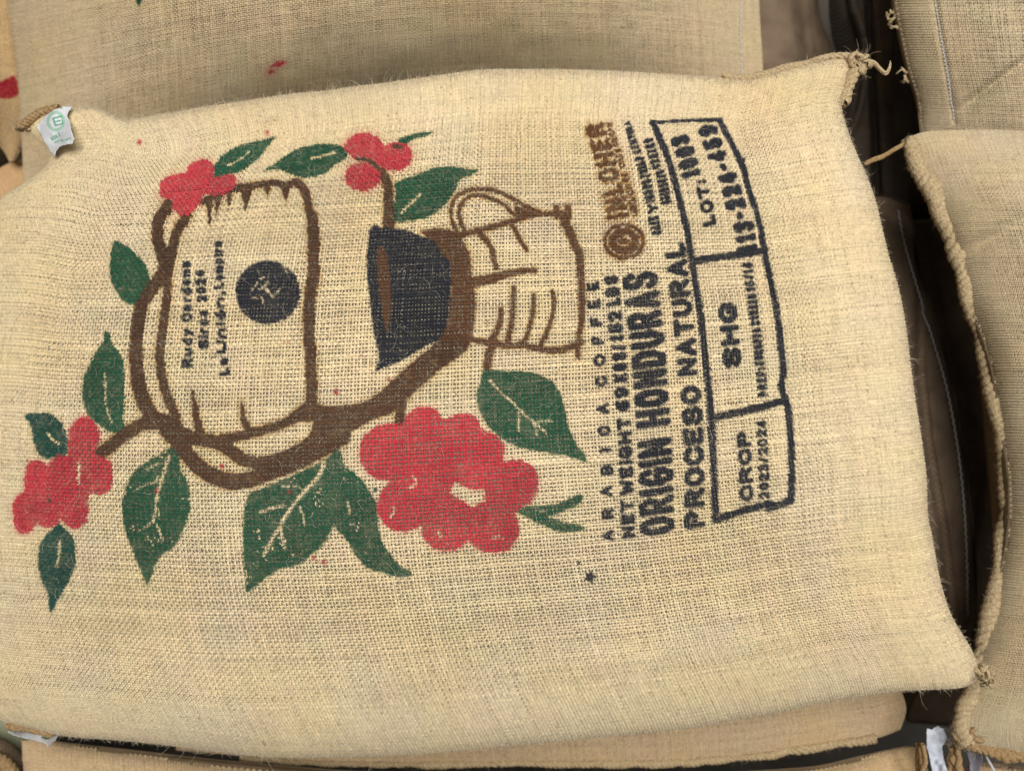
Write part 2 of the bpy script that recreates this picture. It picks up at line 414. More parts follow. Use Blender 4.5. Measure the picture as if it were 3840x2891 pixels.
# dripper
dr = M('printed_dripper', NAVY, None, 0, 0, 5)
dr.poly(mix('2', [(200, 1465), (260, 1475), (350, 1480), (420, 1495), (520, 1530), (600, 1570), (655, 1650)], '5', [(700, 50), (710, 250), (690, 420), (640, 530), (560, 580), (470, 630), (370, 690), (290, 720), (225, 745), (235, 700), (240, 640), (210, 500), (190, 350), (175, 200), (165, 60), (165, 0)], '2', [(165, 1650), (175, 1560)]))
cf = M('printed_coffee', (0.125, 0.060, 0.030), None, 0, 0, 4)
cf.poly(mix('2', [(248, 1590), (278, 1610)], '5', [(298, 0), (315, 150), (320, 350), (310, 450), (300, 510), (285, 470), (270, 400), (250, 250), (235, 120), (230, 0)]))

# cherries
c = M('printed_cherries', RED, PINK, 30, 0.55, 6)
c.poly(fr('C', [(190, 580), (220, 480), (320, 400), (430, 375), (520, 370), (560, 300), (620, 230), (720, 200), (810, 210), (875, 270), (880, 360), (875, 430), (960, 405), (1110, 385), (1155, 430), (1150, 510), (1100, 580), (1000, 630), (900, 650), (820, 645), (755, 630), (740, 680), (690, 760), (620, 850), (530, 895), (450, 895), (385, 840), (360, 770), (370, 715), (290, 700), (210, 650)]))
c = M('printed_cherries', RED, PINK, 34, 0.6, 6)
c.poly(fr('2', [(20, 960), (40, 910), (90, 875), (150, 862), (210, 875), (255, 910), (275, 945), (310, 930), (360, 925), (420, 940), (455, 985), (458, 1035), (430, 1080), (380, 1103), (320, 1105), (265, 1090), (250, 1110), (255, 1150), (240, 1195), (190, 1230), (130, 1238), (70, 1220), (30, 1180), (25, 1130), (50, 1085), (95, 1062), (150, 1055), (110, 1035), (50, 1010)]))
c.st('2', [(95, 1032), (180, 1042), (245, 1095)], 26, 34, cut=True)
c = M('printed_cherries', RED, PINK, 24, 0.5, 6)
c.poly(fr('CC', [(510, 110), (550, 105), (600, 140), (630, 200), (635, 260), (610, 340), (650, 360), (700, 390), (722, 450), (720, 520), (690, 580), (640, 605), (575, 600), (565, 650), (565, 720), (545, 780), (500, 815), (450, 812), (410, 785), (385, 755), (365, 790), (320, 818), (280, 815), (245, 790), (225, 800), (205, 835), (160, 848), (110, 835), (90, 790), (80, 720), (85, 650), (110, 605), (160, 570), (155, 520), (165, 450), (180, 400), (230, 378), (280, 390), (305, 415), (330, 380), (370, 350), (420, 360), (435, 340), (430, 280), (440, 200), (470, 140)]))
c.st('CC', [(500, 405), (505, 470), (495, 535)], 20, 16, cut=True)
c = M('printed_cherries', RED, PINK, 26, 0.5, 6)
c.poly(fr('CB', [(265, 170), (300, 120), (340, 80), (400, 68), (460, 80), (500, 130), (530, 140), (580, 115), (640, 108), (700, 130), (730, 190), (760, 215), (800, 225), (845, 265), (862, 310), (862, 380), (920, 372), (980, 385), (1035, 425), (1057, 490), (1050, 560), (1020, 610), (980, 640), (945, 665), (930, 690), (945, 730), (948, 790), (925, 850), (880, 895), (820, 908), (760, 905), (710, 885), (670, 855), (650, 838), (620, 870), (570, 895), (510, 900), (450, 880), (410, 840), (385, 790), (380, 750), (350, 770), (300, 788), (240, 785), (190, 760), (150, 720), (130, 660), (135, 600), (160, 550), (195, 515), (205, 500), (150, 490), (100, 470), (60, 430), (30, 380), (28, 310), (45, 250), (90, 205), (140, 175), (200, 165)]))
c.poly(fr('CB', [(575, 498), (620, 530), (700, 550), (748, 535), (752, 610), (670, 652), (630, 610), (553, 570)]), cut=True, smooth=1)
c.st('CB', [(335, 470), (355, 500), (320, 540)], 9, 11, cut=True)
c.st('CB', [(230, 655), (210, 700)], 14, 10, cut=True)
c.st('CB', [(485, 795), (500, 830)], 14, 10, cut=True)
c.st('CB', [(800, 828), (830, 815), (858, 832)], 9, 7, cut=True)
# brown bleeding where the stems meet the fruit
nk = M('printed_stem', (0.085, 0.055, 0.035), None, 0, 0, 4)
nk.st('2', [(100, 1030), (180, 1042), (240, 1092)], 18, 26)
nk.st('2', [(345, 950), (385, 955)], 30, 26)
nk.ell('CC', (317, 640), 13)

# navy disc with a faint monogram
dk = M('printed_disc', NAVY, None, 0, 0, 5)
dk.ell('H', (1275, 678), 347, 342)
dk.poly(fr('H', [(1410, 330), (1480, 360), (1540, 420), (1500, 405), (1450, 410), (1425, 380)]), cut=True)
for pts, w in (([(1080, 690), (1120, 640), (1170, 575)], 14), ([(1180, 640), (1230, 625), (1272, 570)], 22), ([(1260, 650), (1300, 690), (1325, 725), (1350, 700), (1400, 650)], 26), ([(1195, 530), (1230, 515)], 15), ([(1210, 745), (1225, 790)], 18), ([(1100, 745), (1160, 740)], 8), ([(1165, 440), (1180, 470)], 8), ([(1470, 455), (1485, 465)], 10)):
    dk.st('H', pts, w, w * 0.6, cut=True)

# lettering on the pack
lt = M('printed_lettering', NAVY, None, 0, 0, 3.4)
text(lt, 'H', 'Rudy', [(472, 1490), (462, 1060)], 125, 50, (-1, .04), gap=.12)
text(lt, 'H', 'Cardona', [(462, 1000), (442, 335)], 120, 46, (-1, .04), gap=.12)
text(lt, 'H', 'Sirca', [(648, 1290), (632, 860)], 125, 50, (-1, .05), gap=.12)
text(lt, 'H', '2024', [(628, 790), (600, 430)], 118, 44, (-1, .05), gap=.12)
text(lt, 'H', 'La', [(868, 1575), (850, 1375)], 125, 50, (-1, .05), gap=.12)
text(lt, 'H', 'Unión,', [(838, 1335), (808, 650)], 120, 46, (-1, .05), gap=.12)
text(lt, 'H', 'Lempira', [(806, 640), (786, 120)], 115, 44, (-1, .05), gap=.12)

# stencilled text block
lt = M('printed_lettering', NAVY, None, 0, 0, 3.4)
for ch, k, x, y, h in (('A', 'T3', 398, 1455, 62), ('R', 'T3', 397, 1228, 58), ('A', 'T3', 380, 995, 62), ('B', 'T3', 388, 772, 60), ('I', 'T3', 370, 570, 26), ('C', 'T3', 361, 368, 58), ('A', 'T3', 345, 140, 60),
                       ('C', 'T2', 328, 1290, 58), ('O', 'T2', 312, 1075, 66), ('F', 'T2', 294, 870, 50), ('F', 'T2', 273, 672, 50), ('E', 'T2', 257, 492, 48), ('E', 'T2', 242, 308, 48)):
    text(lt, k, ch, [(x + 3, y + h), (x - 3, y - h)], 136, 36, (-1, .1))
lt = M('printed_lettering', NAVY, None, 0, 0, 3.4)
text(lt, 'T3', 'NET', [(618, 1480), (604, 1080)], 150, 50)
text(lt, 'T3', 'WEIGHT', [(606, 1035), (572, 222)], 152, 48)
text(lt, 'T3', '69', [(566, 168), (548, -95)], 162, 52)
text(lt, 'T2', 'KGS/', [(540, 1300), (520, 905)], 158, 50)
text(lt, 'T2', '152', [(498, 885), (480, 560)], 158, 50)
text(lt, 'T2', 'LBS', [(468, 515), (440, 190)], 155, 50)
lt = M('printed_lettering', NAVY, None, 0, 0, 3.4)
text(lt, 'T3', 'ORIGIN', [(1026, 1430), (1015, 930), (1000, 425)], 372, 66, (-0.985, .155), gap=.10)
lt = M('printed_lettering', NAVY, None, 0, 0, 3.4)
text(lt, 'T2', 'HONDURAS', [(985, 1748), (960, 1400), (915, 800), (838, 140)], (368, 374), 68, (-0.985, .14), gap=.10)
lt = M('printed_lettering', NAVY, None, 0, 0, 3.4)
text(lt, 'T3', 'PROCESO', [(1340, 1370), (1338, 800), (1320, 300), (1295, -112)], 222, 56, (-0.99, .13), gap=.10)
text(lt, 'T2', 'NATURAL', [(1270, 1235), (1250, 900), (1205, 500), (1165, 150), (1125, -150)], 222, 56, (-0.99, .10), gap=.10)

bx = M('printed_box', NAVY, None, 0, 0, 5)
bx.stroke(mix('T1', [(800, 115), (890, 330), (960, 500), (1020, 700), (1070, 900), (1120, 1100), (1160, 1280), (1195, 1500)], 'T2', [(1240, 300), (1290, 600), (1325, 900), (1355, 1200), (1385, 1500)], 'T3', [(1410, 400), (1430, 800), (1440, 1100), (1450, 1290)]), 25, 28)
bx.stroke(mix('T1', [(1485, 90), (1580, 260), (1680, 470), (1735, 580), (1790, 800), (1860, 1000), (1910, 1200), (1955, 1450)], 'T2', [(2000, 200), (2050, 400), (2090, 650), (2120, 900), (2150, 1200)], '6', [(640, 850), (685, 1000), (700, 1200), (708, 1400), (702, 1580)]), 23, 28)
bx.ell('T1', (1720, 530), 38, 60)
bx.stroke(mix('T3', [(1445, 1295), (1700, 1212), (2000, 1130)], '6', [(560, 1632), (640, 1605), (702, 1582)]), 29, 30)
bx.st('T1', [(1210, 1545), (1450, 1510), (1700, 1480), (1960, 1440)], 80, 84)
bx.st('T3', [(1430, 240), (1700, 180), (1950, 120), (2140, 70)], 84, 78)
bx.st('T1', [(800, 112), (1000, 100), (1200, 92), (1485, 86)], 34, 46)
lt = M('printed_lettering', NAVY, None, 0, 0, 3.4)
text(lt, 'T3', 'CROP', [(1848, 1098), (1835, 800), (1812, 365)], 152, 48)
text(lt, 'T3', '2023/2024', [(2012, 1080), (2000, 700), (1977, 255)], (116, 112), 34)
lt = M('printed_lettering', NAVY, None, 0, 0, 3.4)
text(lt, 'T2', 'SHG', [(1728, 1150), (1700, 850), (1668, 475)], 204, 74, (-.99, .1), gap=.1)
text(lt, 'T2', 'PREP:', [(1992, 1455), (1968, 1150)], 105, 34)
text(lt, 'T2', 'EUROPEA', [(1960, 1130), (1920, 740)], 108, 36)
text(lt, 'T2', 'SCREEN', [(1915, 720), (1875, 385)], 110, 36)
text(lt, 'T2', '15/16', [(1868, 365), (1828, 58)], 110, 36)
lt = M('printed_lettering', NAVY, None, 0, 0, 3.4)
text(lt, 'T1', 'LOT:', [(1460, 1170), (1425, 960), (1352, 685)], (150, 130), 48, (-.97, .22))
text(lt, 'T1', '1003', [(1300, 655), (1255, 460), (1160, 222)], (215, 205), 54, (-.96, .26))
text(lt, 'T1', '113-224-459', [(1885, 1440), (1855, 1200), (1780, 1000), (1665, 640), (1560, 430), (1505, 280), (1448, 118)], (225, 200), 56, (-.96, .2), gap=.2)
lt = M('printed_lettering', NAVY, None, 0, 0, 3.4)
text(lt, 'T1', 'CAFE', [(900, 1270), (858, 1070)], 118, 44, (-.98, .18), gap=.08)
text(lt, 'T1', 'Y', [(862, 1045), (845, 935)], 118, 44, (-.98, .18), gap=.08)
text(lt, 'T1', 'INDUSTRIAS', [(828, 925), (775, 680), (700, 450)], (110, 105), 44, (-.97, .22), gap=.08)
text(lt, 'T1', 'LEMPIRA', [(690, 420), (625, 270), (562, 90)], (105, 72), 30, (-.96, .26), gap=.08)
text(lt, 'T1', 'HONDURAS', [(995, 950), (965, 780), (918, 595)], 112, 44, (-.97, .2), gap=.08)
text(lt, 'T1', 'CENTRO', [(890, 580), (850, 430), (795, 262)], 108, 44, (-.97, .24), gap=.08)

lg = M('printed_logo', (0.135, 0.058, 0.022), OCHRE, 22, 0.85, 6)
text(lg, 'T1', 'INLOHER', [(552, 1088), (520, 900), (470, 740), (425, 520), (372, 360), (285, 105)], (240, 205), 46, (-.98, .17), gap=.2)
text(lg, 'T1', 'EXPORTADORA', [(648, 1080), (610, 900), (572, 740)], 72, 22, (-.97, .2))
text(lg, 'T1', 'DE CAFE', [(560, 720), (520, 590), (455, 370)], 72, 22, (-.97, .2))
text(lg, 'T1', 'ORIGEN', [(445, 350), (415, 240), (372, 110)], 66, 20, (-.97, .2))
ring = [(500 + 198 * math.cos(t), 1342 + 172 * math.sin(t)) for t in np.linspace(0, 2 * math.pi, 40)]
em = M('printed_emblem', (0.125, 0.052, 0.022), OCHRE, 20, 0.8, 5)
em.st('T1', ring, 44, 44, smooth=False)
em.ell('T1', (497, 1342), 160, 142)
for pts in ([(420, 1330), (500, 1300), (575, 1325)], [(520, 1280), (560, 1310), (565, 1350)], [(430, 1370), (500, 1390), (540, 1370)]):
    em.st('T1', pts, 14, 9, cut=True)

sm = M('printed_star', NAVY, None, 0, 0, 3)
star = []
for i in range(10):
    r, a = (52 if i % 2 == 0 else 24), math.pi / 5 * i - 1.2
    star.append((1600 + r * math.cos(a), 415 + r * math.sin(a)))
sm.poly(fr('7b', star), smooth=1)
sm.ell('7b', (1528, 325), 9, 12)
sp = M('ink_spots', RED, PINK, 12, 0.4, 4)
for k, x, y, r in (('1', 902, 925, 13), ('1', 1735, 862, 11), ('5', 305, 798, 9), ('4', 2178, 880, 15), ('4', 1440, 1362, 14), ('7', 2020, 293, 13), ('7', 2080, 322, 12), ('7b', 1076, 240, 9), ('4', 1015, 1520, 12), ('4', 1876, 1525, 9)):
    sp.ell(k, (x, y), r, r * 1.2)
sg = M('ink_spots', GREEN, None, 0, 0, 4)
for k, x, y, r in (('4', 318, 588, 8), ('4', 520, 305, 7), ('CB', 120, 548, 11)):
    sg.ell(k, (x, y), r)

TOP_MOTIFS = []
m = Motif('printed_leaf', GREEN, LIME, 14, .4, 4)
m.poly(fr('1', [(880, -40), (920, -40), (918, 0), (912, 20), (900, 47), (888, 20), (880, 0)]))
TOP_MOTIFS.append(m)
m = Motif('ink_smear', RED, PINK, 24, .6, 7, 0.5)
m.poly(fr('1', [(1755, 435), (1790, 405), (1840, 398), (1850, 420), (1800, 440)]))
m.ell('1', (1750, 470), 16, 12)
TOP_MOTIFS.append(m)
LEFT_MOTIFS = []
m = Motif('printed_cherries', (0.42, 0.016, 0.032), PINK, 14, .4, 6)
m.poly(fr('1', [(-60, 540), (0, 530), (60, 505), (100, 500), (115, 560), (130, 600), (100, 632), (50, 640), (0, 635), (-60, 620)]))
LEFT_MOTIFS.append(m)


# ------------------------------------------------------------------ materials
def new_mat(name):
    m = bpy.data.materials.new(name)
    m.use_nodes = True
    nt = m.node_tree
    b = nt.nodes["Principled BSDF"]
    return m, nt, b


def attr_mat(name, rough=0.9, sheen=0.15):
    m, nt, b = new_mat(name)
    a = nt.nodes.new('ShaderNodeAttribute')
    a.attribute_name = 'Col'
    n = nt.nodes.new('ShaderNodeTexNoise')
    n.inputs['Scale'].default_value = 1400
    n.inputs['Detail'].default_value = 2
    tc = nt.nodes.new('ShaderNodeTexCoord')
    nt.links.new(tc.outputs['Object'], n.inputs['Vector'])
    mr = nt.nodes.new('ShaderNodeMapRange')
    mr.inputs['To Min'].default_value, mr.inputs['To Max'].default_value = 0.72, 1.28
    nt.links.new(n.outputs['Fac'], mr.inputs['Value'])
    mu = nt.nodes.new('ShaderNodeMix')
    mu.data_type, mu.blend_type = 'RGBA', 'MULTIPLY'
    mu.inputs['Factor'].default_value = 1
    nt.links.new(a.outputs['Color'], mu.inputs['A'])
    nt.links.new(mr.outputs['Result'], mu.inputs['B'])
    nt.links.new(mu.outputs['Result'], b.inputs['Base Color'])
    b.inputs['Roughness'].default_value = rough
    b.inputs['Specular IOR Level'].default_value = 0.25
    b.inputs['Sheen Weight'].default_value = sheen
    return m


def noise_mat(name, c0, c1, scale, rough=0.9, bump=0.0, detail=4):
    m, nt, b = new_mat(name)
    n = nt.nodes.new('ShaderNodeTexNoise')
    n.inputs['Scale'].default_value = scale
    n.inputs['Detail'].default_value = detail
    tc = nt.nodes.new('ShaderNodeTexCoord')
    nt.links.new(tc.outputs['Object'], n.inputs['Vector'])
    r = nt.nodes.new('ShaderNodeValToRGB')
    r.color_ramp.elements[0].position, r.color_ramp.elements[1].position = 0.3, 0.7
    r.color_ramp.elements[0].color, r.color_ramp.elements[1].color = (*c0, 1), (*c1, 1)
    nt.links.new(n.outputs['Fac'], r.inputs['Fac'])
    nt.links.new(r.outputs['Color'], b.inputs['Base Color'])
    b.inputs['Roughness'].default_value = rough
    b.inputs['Specular IOR Level'].default_value = 0.2
    if bump:
        bp = nt.nodes.new('ShaderNodeBump')
        bp.inputs['Strength'].default_value = bump
        bp.inputs['Distance'].default_value = 0.002
        nt.links.new(n.outputs['Fac'], bp.inputs['Height'])
        nt.links.new(bp.outputs['Normal'], b.inputs['Normal'])
    return m


MAT_THREAD = attr_mat('jute_thread')
MAT_FIBRE = attr_mat('jute_fibre', 0.7, 0.3)
MAT_LINING = noise_mat('sack_lining', (0.19, 0.165, 0.125), (0.29, 0.26, 0.20), 60)
MAT_LINING2 = noise_mat('sack_lining_tan', (0.19, 0.14, 0.085), (0.27, 0.20, 0.125), 40)
MAT_CORD = noise_mat('jute_cord', (0.40, 0.29, 0.16), (0.66, 0.53, 0.34), 420, 0.9, 0.8)
MAT_CORD2 = noise_mat('brown_jute_cord', (0.28, 0.17, 0.075), (0.50, 0.35, 0.19), 420, 0.9, 0.8)
MAT_DARKJUTE = noise_mat('brown_burlap', (0.22, 0.155, 0.10), (0.40, 0.30, 0.20), 500, 0.95, 0.6, 6)  # dark brown burlap of the corded sack at the lower left
MAT_STITCH = noise_mat('white_stitch', (0.62, 0.64, 0.70), (0.78, 0.79, 0.83), 300)
MAT_TAG = attr_mat('tag_paper', 0.75, 0.0)
MAT_PLASTIC = noise_mat('green_plastic', (0.30, 0.33, 0.20), (0.40, 0.42, 0.27), 30, 0.45, 0.3)
MAT_FLAP = noise_mat('grey_plastic', (0.20, 0.20, 0.25), (0.36, 0.36, 0.43), 60, 0.4)
MAT_GROUND = noise_mat('concrete', (0.16, 0.145, 0.125), (0.24, 0.22, 0.19), 8, 0.95, 0.4)


# ------------------------------------------------------------------ mesh helpers
def mesh_obj(name, verts, faces, mat, parent=None, col=None, smooth=True, kind=None, uv=None):
    """verts (n,3), faces (m,4) or (m,3) int arrays, col (n,3) or None."""
    verts = np.ascontiguousarray(verts, np.float32)
    faces = np.ascontiguousarray(faces, np.int32)
    me = bpy.data.meshes.new(name)
    nf, k = faces.shape
    me.vertices.add(len(verts))
    me.vertices.foreach_set('co', verts.ravel())
    me.loops.add(nf * k)
    me.loops.foreach_set('vertex_index', faces.ravel())
    me.polygons.add(nf)
    me.polygons.foreach_set('loop_start', np.arange(0, nf * k, k, dtype=np.int32))
    me.polygons.foreach_set('loop_total', np.full(nf, k, np.int32))
    me.polygons.foreach_set('use_smooth', np.full(nf, smooth))
    if col is not None:
        ca_ = me.color_attributes.new('Col', 'FLOAT_COLOR', 'POINT')
        c4 = np.ones((len(verts), 4), np.float32)
        c4[:, :3] = col
        ca_.data.foreach_set('color', c4.ravel())
    if uv is not None:
        ul = me.uv_layers.new(name='UVMap')
        ul.data.foreach_set('uv', np.ascontiguousarray(uv[faces.ravel()], np.float32).ravel())
    me.update(calc_edges=True)
    me.materials.append(mat)
    o = bpy.data.objects.new(name, me)
    scene.collection.objects.link(o)
    if parent:
        o.parent = parent
        o.matrix_parent_inverse = parent.matrix_world.inverted()
    if kind:
        o['kind'] = kind
    return o


GROUP = 'burlap coffee sacks stacked side by side'


def thing(name, label, cat, loc, group=None):
    o = bpy.data.objects.new(name, None)
    scene.collection.objects.link(o)
    o.location = loc
    o.empty_display_size = 0.05
    o['label'], o['category'] = label, cat
    if group:
        o['group'] = group
    bpy.context.view_layer.update()
    return o


def strip_faces(idx):
    """idx (..., n, c) grid of vertex indices -> quads."""
    return np.stack([idx[..., :-1, :-1], idx[..., :-1, 1:], idx[..., 1:, 1:], idx[..., 1:, :-1]], -1).reshape(-1, 4)


# ------------------------------------------------------------------ sacks
def chord(P):
    L = np.concatenate([[0], np.cumsum(np.hypot(*(P[1:] - P[:-1]).T))])
    return L / L[-1]


def fit_smooth(t, P):
    """Low-order curve through both ends of P."""
    ends = P[0] * (1 - t)[:, None] + P[-1] * t[:, None]
    A = np.stack([t * (1 - t), t * (1 - t) * (2 * t - 1)], 1)
    c, *_ = np.linalg.lstsq(A, P - ends, rcond=None)
    return c


class Sack:
    def __init__(self, top, right, bottom, left, zb, H, a=2.3, b=0.55, warp=0.5, lump=0.0012, seed=1, zt=None, depth=None, fade=3.0, under=(26, .5)):
        self.zb, self.H, self.a, self.b, self.k, self.lump, self.seed, self.zt = zb, H, a, b, warp, lump, seed, zt
        self.depth = depth if depth is not None else H
        self.fade, self.under = fade, under
        C = []
        for P in (top, bottom, left, right):
            P = np.asarray(P, float) / FS
            P = smooth_open(P, 4)
            t = chord(P)
            C.append((t, P, fit_smooth(t, P)))
        self.C = C

    def curve(self, i, t):
        tt, P, c = self.C[i]
        x = np.stack([np.interp(t, tt, P[:, 0]), np.interp(t, tt, P[:, 1])], -1)
        s = P[0] * (1 - t)[..., None] + P[-1] * t[..., None] + (t * (1 - t))[..., None] * c[0] + (t * (1 - t) * (2 * t - 1))[..., None] * c[1]
        return s, x - s

    def tmap(self, th):
        return (1 - self.k) * th + self.k * (1 - np.cos(math.pi * th)) / 2

    def px(self, thu, thv):
        u, v = self.tmap(np.clip(thu, 0, 1)), self.tmap(np.clip(thv, 0, 1))
        T, dT = self.curve(0, u)
        B, dB = self.curve(1, u)
        Lf, dL = self.curve(2, v)
        R, dR = self.curve(3, v)
        U, V = u[..., None], v[..., None]
        c00, c10 = self.C[0][1][0], self.C[0][1][-1]
        c01, c11 = self.C[1][1][0], self.C[1][1][-1]
        S = (1 - V) * T + V * B + (1 - U) * Lf + U * R - ((1 - U) * (1 - V) * c00 + U * (1 - V) * c10 + (1 - U) * V * c01 + U * V * c11)
        f = self.fade
        return S + dT * (1 - V) ** f + dB * V ** f + dL * (1 - U) ** f + dR * U ** f, u, v

    def height(self, p, u, v):
        f = lambda t: np.maximum(1 - np.abs(2 * t - 1) ** self.a, 0) ** self.b
        g = f(u) * f(v)
        z = self.zb + self.H * g
        if self.zt is not None:
            z = z + self.zt(p[..., 0] * FS, p[..., 1] * FS, g)
        w = np.minimum(1, g * 2)
        z = z + w * self.lump * ((vnoise(p[..., 0], p[..., 1], 62, self.seed) - .5) * 1.0 + (vnoise(p[..., 0], p[..., 1], 210, self.seed + 1) - .5) * 3.5)
        return z

    def at(self, thu, thv):
        p, u, v = self.px(thu, thv)
        return lift(p, self.height(p, u, v)), p

    def full(self, thu, thv, eps=1.5e-3):
        """position, pixel, normal"""
        P, p = self.at(thu, thv)
        u0, u1 = np.clip(thu - eps, 0, 1), np.clip(thu + eps, 0, 1)
        v0, v1 = np.clip(thv - eps, 0, 1), np.clip(thv + eps, 0, 1)
        du = self.at(u1, thv)[0] - self.at(u0, thv)[0]
        dv = self.at(thu, v1)[0] - self.at(thu, v0)[0]
        n = np.cross(dv, du)
        n /= np.linalg.norm(n, axis=-1, keepdims=True) + 1e-12
        n[n[..., 2] < 0] *= -1
        return P, p, n

    def lookup(self, fx, fy):
        """world point and normal of the surface seen at full-view point(s)."""
        if not hasattr(self, '_lat'):
            g = np.linspace(0.003, 0.997, 360)
            U, V = np.meshgrid(g, g)
            self._lat = self.full(U.ravel(), V.ravel())
        P, p, n = self._lat
        q = np.atleast_2d(np.stack([np.atleast_1d(fx), np.atleast_1d(fy)], -1)) / FS
        out, nn = [], []
        for a in q:
            d = np.sum((p - a) ** 2, 1)
            i = np.argpartition(d, 6)[:6]
            w = 1 / (d[i] + 1)
            w /= w.sum()
            zz = (P[i, 2] * w).sum()
            out.append(lift(a, zz))
            nv = (n[i] * w[:, None]).sum(0)
            nn.append(nv / np.linalg.norm(nv))
        return np.array(out), np.array(nn)

    def body(self, parent, mat, name='lining', nu=130, nv=100, inset=0.0022, uvs=False):
        g, h = np.linspace(0, 1, nu), np.linspace(0, 1, nv)
        U, V = np.meshgrid(g, h)
        P, p, n = self.full(U, V, 3e-3)
        top = P - n * inset
        edge = np.minimum.reduce([U, 1 - U, V, 1 - V])
        p2, u, v = self.px(U, V)
        f = lambda t: np.maximum(1 - np.abs(2 * t - 1) ** self.under[0], 0) ** self.under[1]
        # the underside goes down inside the outline
        cz = self.zb - self.depth * f(u) * f(v)
        bot = lift(p2, np.full(U.shape, self.zb))
        bot[..., 2] = cz
        idx = np.arange(nu * nv).reshape(nv, nu)
        verts = np.concatenate([top.reshape(-1, 3), bot.reshape(-1, 3)])
        fa = np.concatenate([strip_faces(idx)[:, ::-1], strip_faces(idx + nu * nv)])
        # rim between the two sheets
        ring = np.concatenate([idx[0, :], idx[1:, -1], idx[-1, -2::-1], idx[-2:0:-1, 0]])
        r2 = np.roll(ring, -1)
        fa = np.concatenate([fa, np.stack([ring, ring + nu * nv, r2 + nu * nv, r2], -1)])
        uv = np.concatenate([np.stack([U.ravel(), V.ravel()], -1)] * 2) if uvs else None
        return mesh_obj(name, verts, fa, mat, parent, uv=uv)

    def weave(self, parent, nu, nv, base, motifs=(), win=None, amp=0.0011, arch=0.0009, ww=0.545, wf=0.63, seed=3, tint=0.75, close=1.02, lname='woven_cloth'):
        rng = np.random.default_rng(seed)
        allP, allp, allc, allf, alls, allu = [], [], [], [], [], []
        off = 0
        base = np.asarray(base)
        # which threads come into the window
        gu, gv = np.linspace(0, 1, 200), np.linspace(0, 1, 200)
        U, V = np.meshgrid(gu, gv)
        pp, _, _ = self.px(U, V)
        pp = pp * FS
        if win is None:
            win = (-50, -50, 2262, 1715)
        inside = (pp[..., 0] > win[0]) & (pp[..., 0] < win[2]) & (pp[..., 1] > win[1]) & (pp[..., 1] < win[3])
        cu, cv = np.nonzero(inside.any(0))[0], np.nonzero(inside.any(1))[0]
        if not len(cu):
            return []
        u0, u1 = gu[max(cu[0] - 1, 0)], gu[min(cu[-1] + 1, 199)]
        v0, v1 = gv[max(cv[0] - 1, 0)], gv[min(cv[-1] + 1, 199)]
        i0, i1 = int(u0 * nu), min(int(math.ceil(u1 * nu)), nu)
        j0, j1 = int(v0 * nv), min(int(math.ceil(v1 * nv)), nv)
        for axis in (0, 1):
            if axis == 0:
                ids, n_t, n_o, a0, a1, w = np.arange(i0, i1), nu, nv, j0, j1, ww
            else:
                ids, n_t, n_o, a0, a1, w = np.arange(j0, j1), nv, nu, i0, i1, wf
            ms = np.arange(2 * a0, 2 * a1 + 1)
            T = len(ids)
            K = len(ms)
            rt = rng.normal(0, 1, T)
            cen = (ids + .5 + rng.normal(0, .07, T)) / n_t
            jj = (ms - 1) // 2
            odd = (ms % 2 == 1)
            sgn = np.where(odd[None, :], np.where((ids[:, None] + jj[None, :]) % 2 == axis, 1.0, -1.0), 0.0)
            # thread thickness: slubs along the length
            sl = vnoise(np.broadcast_to(ms[None, :], (T, K)) * 1.0, np.broadcast_to(ids[:, None], (T, K)) * 97.0 + axis * 5000, 9, seed) - .5
            wid = w / n_t * np.clip(1 + 0.075 * rt[:, None] + 0.38 * sl + 0.10 * sgn + rng.normal(0, .06, (T, K)), .5, 1.5)
            drift = (vnoise(np.broadcast_to(ms[None, :], (T, K)) * 1.0, np.broadcast_to(ids[:, None], (T, K)) * 31.0 + axis * 900, 14, seed + 9) - .5) * 0.32 / n_t
            ct = cen[:, None] + drift
            # the cloth closes up where it turns down to the edges
            e = np.maximum(np.abs(2 * ct - 1), np.abs(2 * (ms / (2 * n_o)) - 1)[None, :])
            e = np.clip((e - .50) / .38, 0, 1)
            e = e * e * (3 - 2 * e)
            wid = wid * (1 - e) + np.maximum(wid, close / n_t) * e
            thA = np.stack([ct - wid / 2, ct, ct + wid / 2], -1)
            thB = np.broadcast_to((ms / (2 * n_o))[None, :, None], thA.shape)
            tu, tv = (thA, thB) if axis == 0 else (thB, thA)
            P, p, n = self.full(tu, tv)
            h = sgn[..., None] * amp + np.array([0, 1, 0]) * arch - arch
            P = P + n * h[..., None]
            # colour: thread to thread, along the thread and in soft patches
            br_ = 1 + 0.045 * rt[:, None] + 0.16 * sl + rng.normal(0, .07, (T, K))
            c = base * br_[..., None, None] * np.ones((1, 1, 3, 1))
            # wad of darker fibre at intervals, straw specks
            fl = rng.random((T, K)) < 0.006
            c = np.where(fl[..., None, None], c * np.array([.62, .50, .38]), c)
            g1 = vnoise(p[..., 0], p[..., 1], 170, seed + 21) - .5
            g2 = vnoise(p[..., 0], p[..., 1], 90, seed + 22) - .5
            g3 = vnoise(p[..., 0], p[..., 1], 330, seed + 23) - .5
            c = c * (1 + tint * (np.stack([g1 * .05 + g3 * .10, g2 * .06 + g3 * .12, g3 * .20 - g1 * .14], -1)))
            idx = off + np.arange(T * K * 3).reshape(T, K, 3)
            off += T * K * 3
            fa = np.stack([idx[:, :-1, :-1], idx[:, :-1, 1:], idx[:, 1:, 1:], idx[:, 1:, :-1]], -1)
            key = np.broadcast_to(idx[:, :-1, 1][..., None], fa.shape[:3])
            allP.append(P.reshape(-1, 3)), allp.append(p.reshape(-1, 2)), allc.append(c.reshape(-1, 3))
            allf.append(fa.reshape(-1, 4)), alls.append(key.reshape(-1))
            allu.append(np.repeat((sgn < 0).reshape(-1), 3))
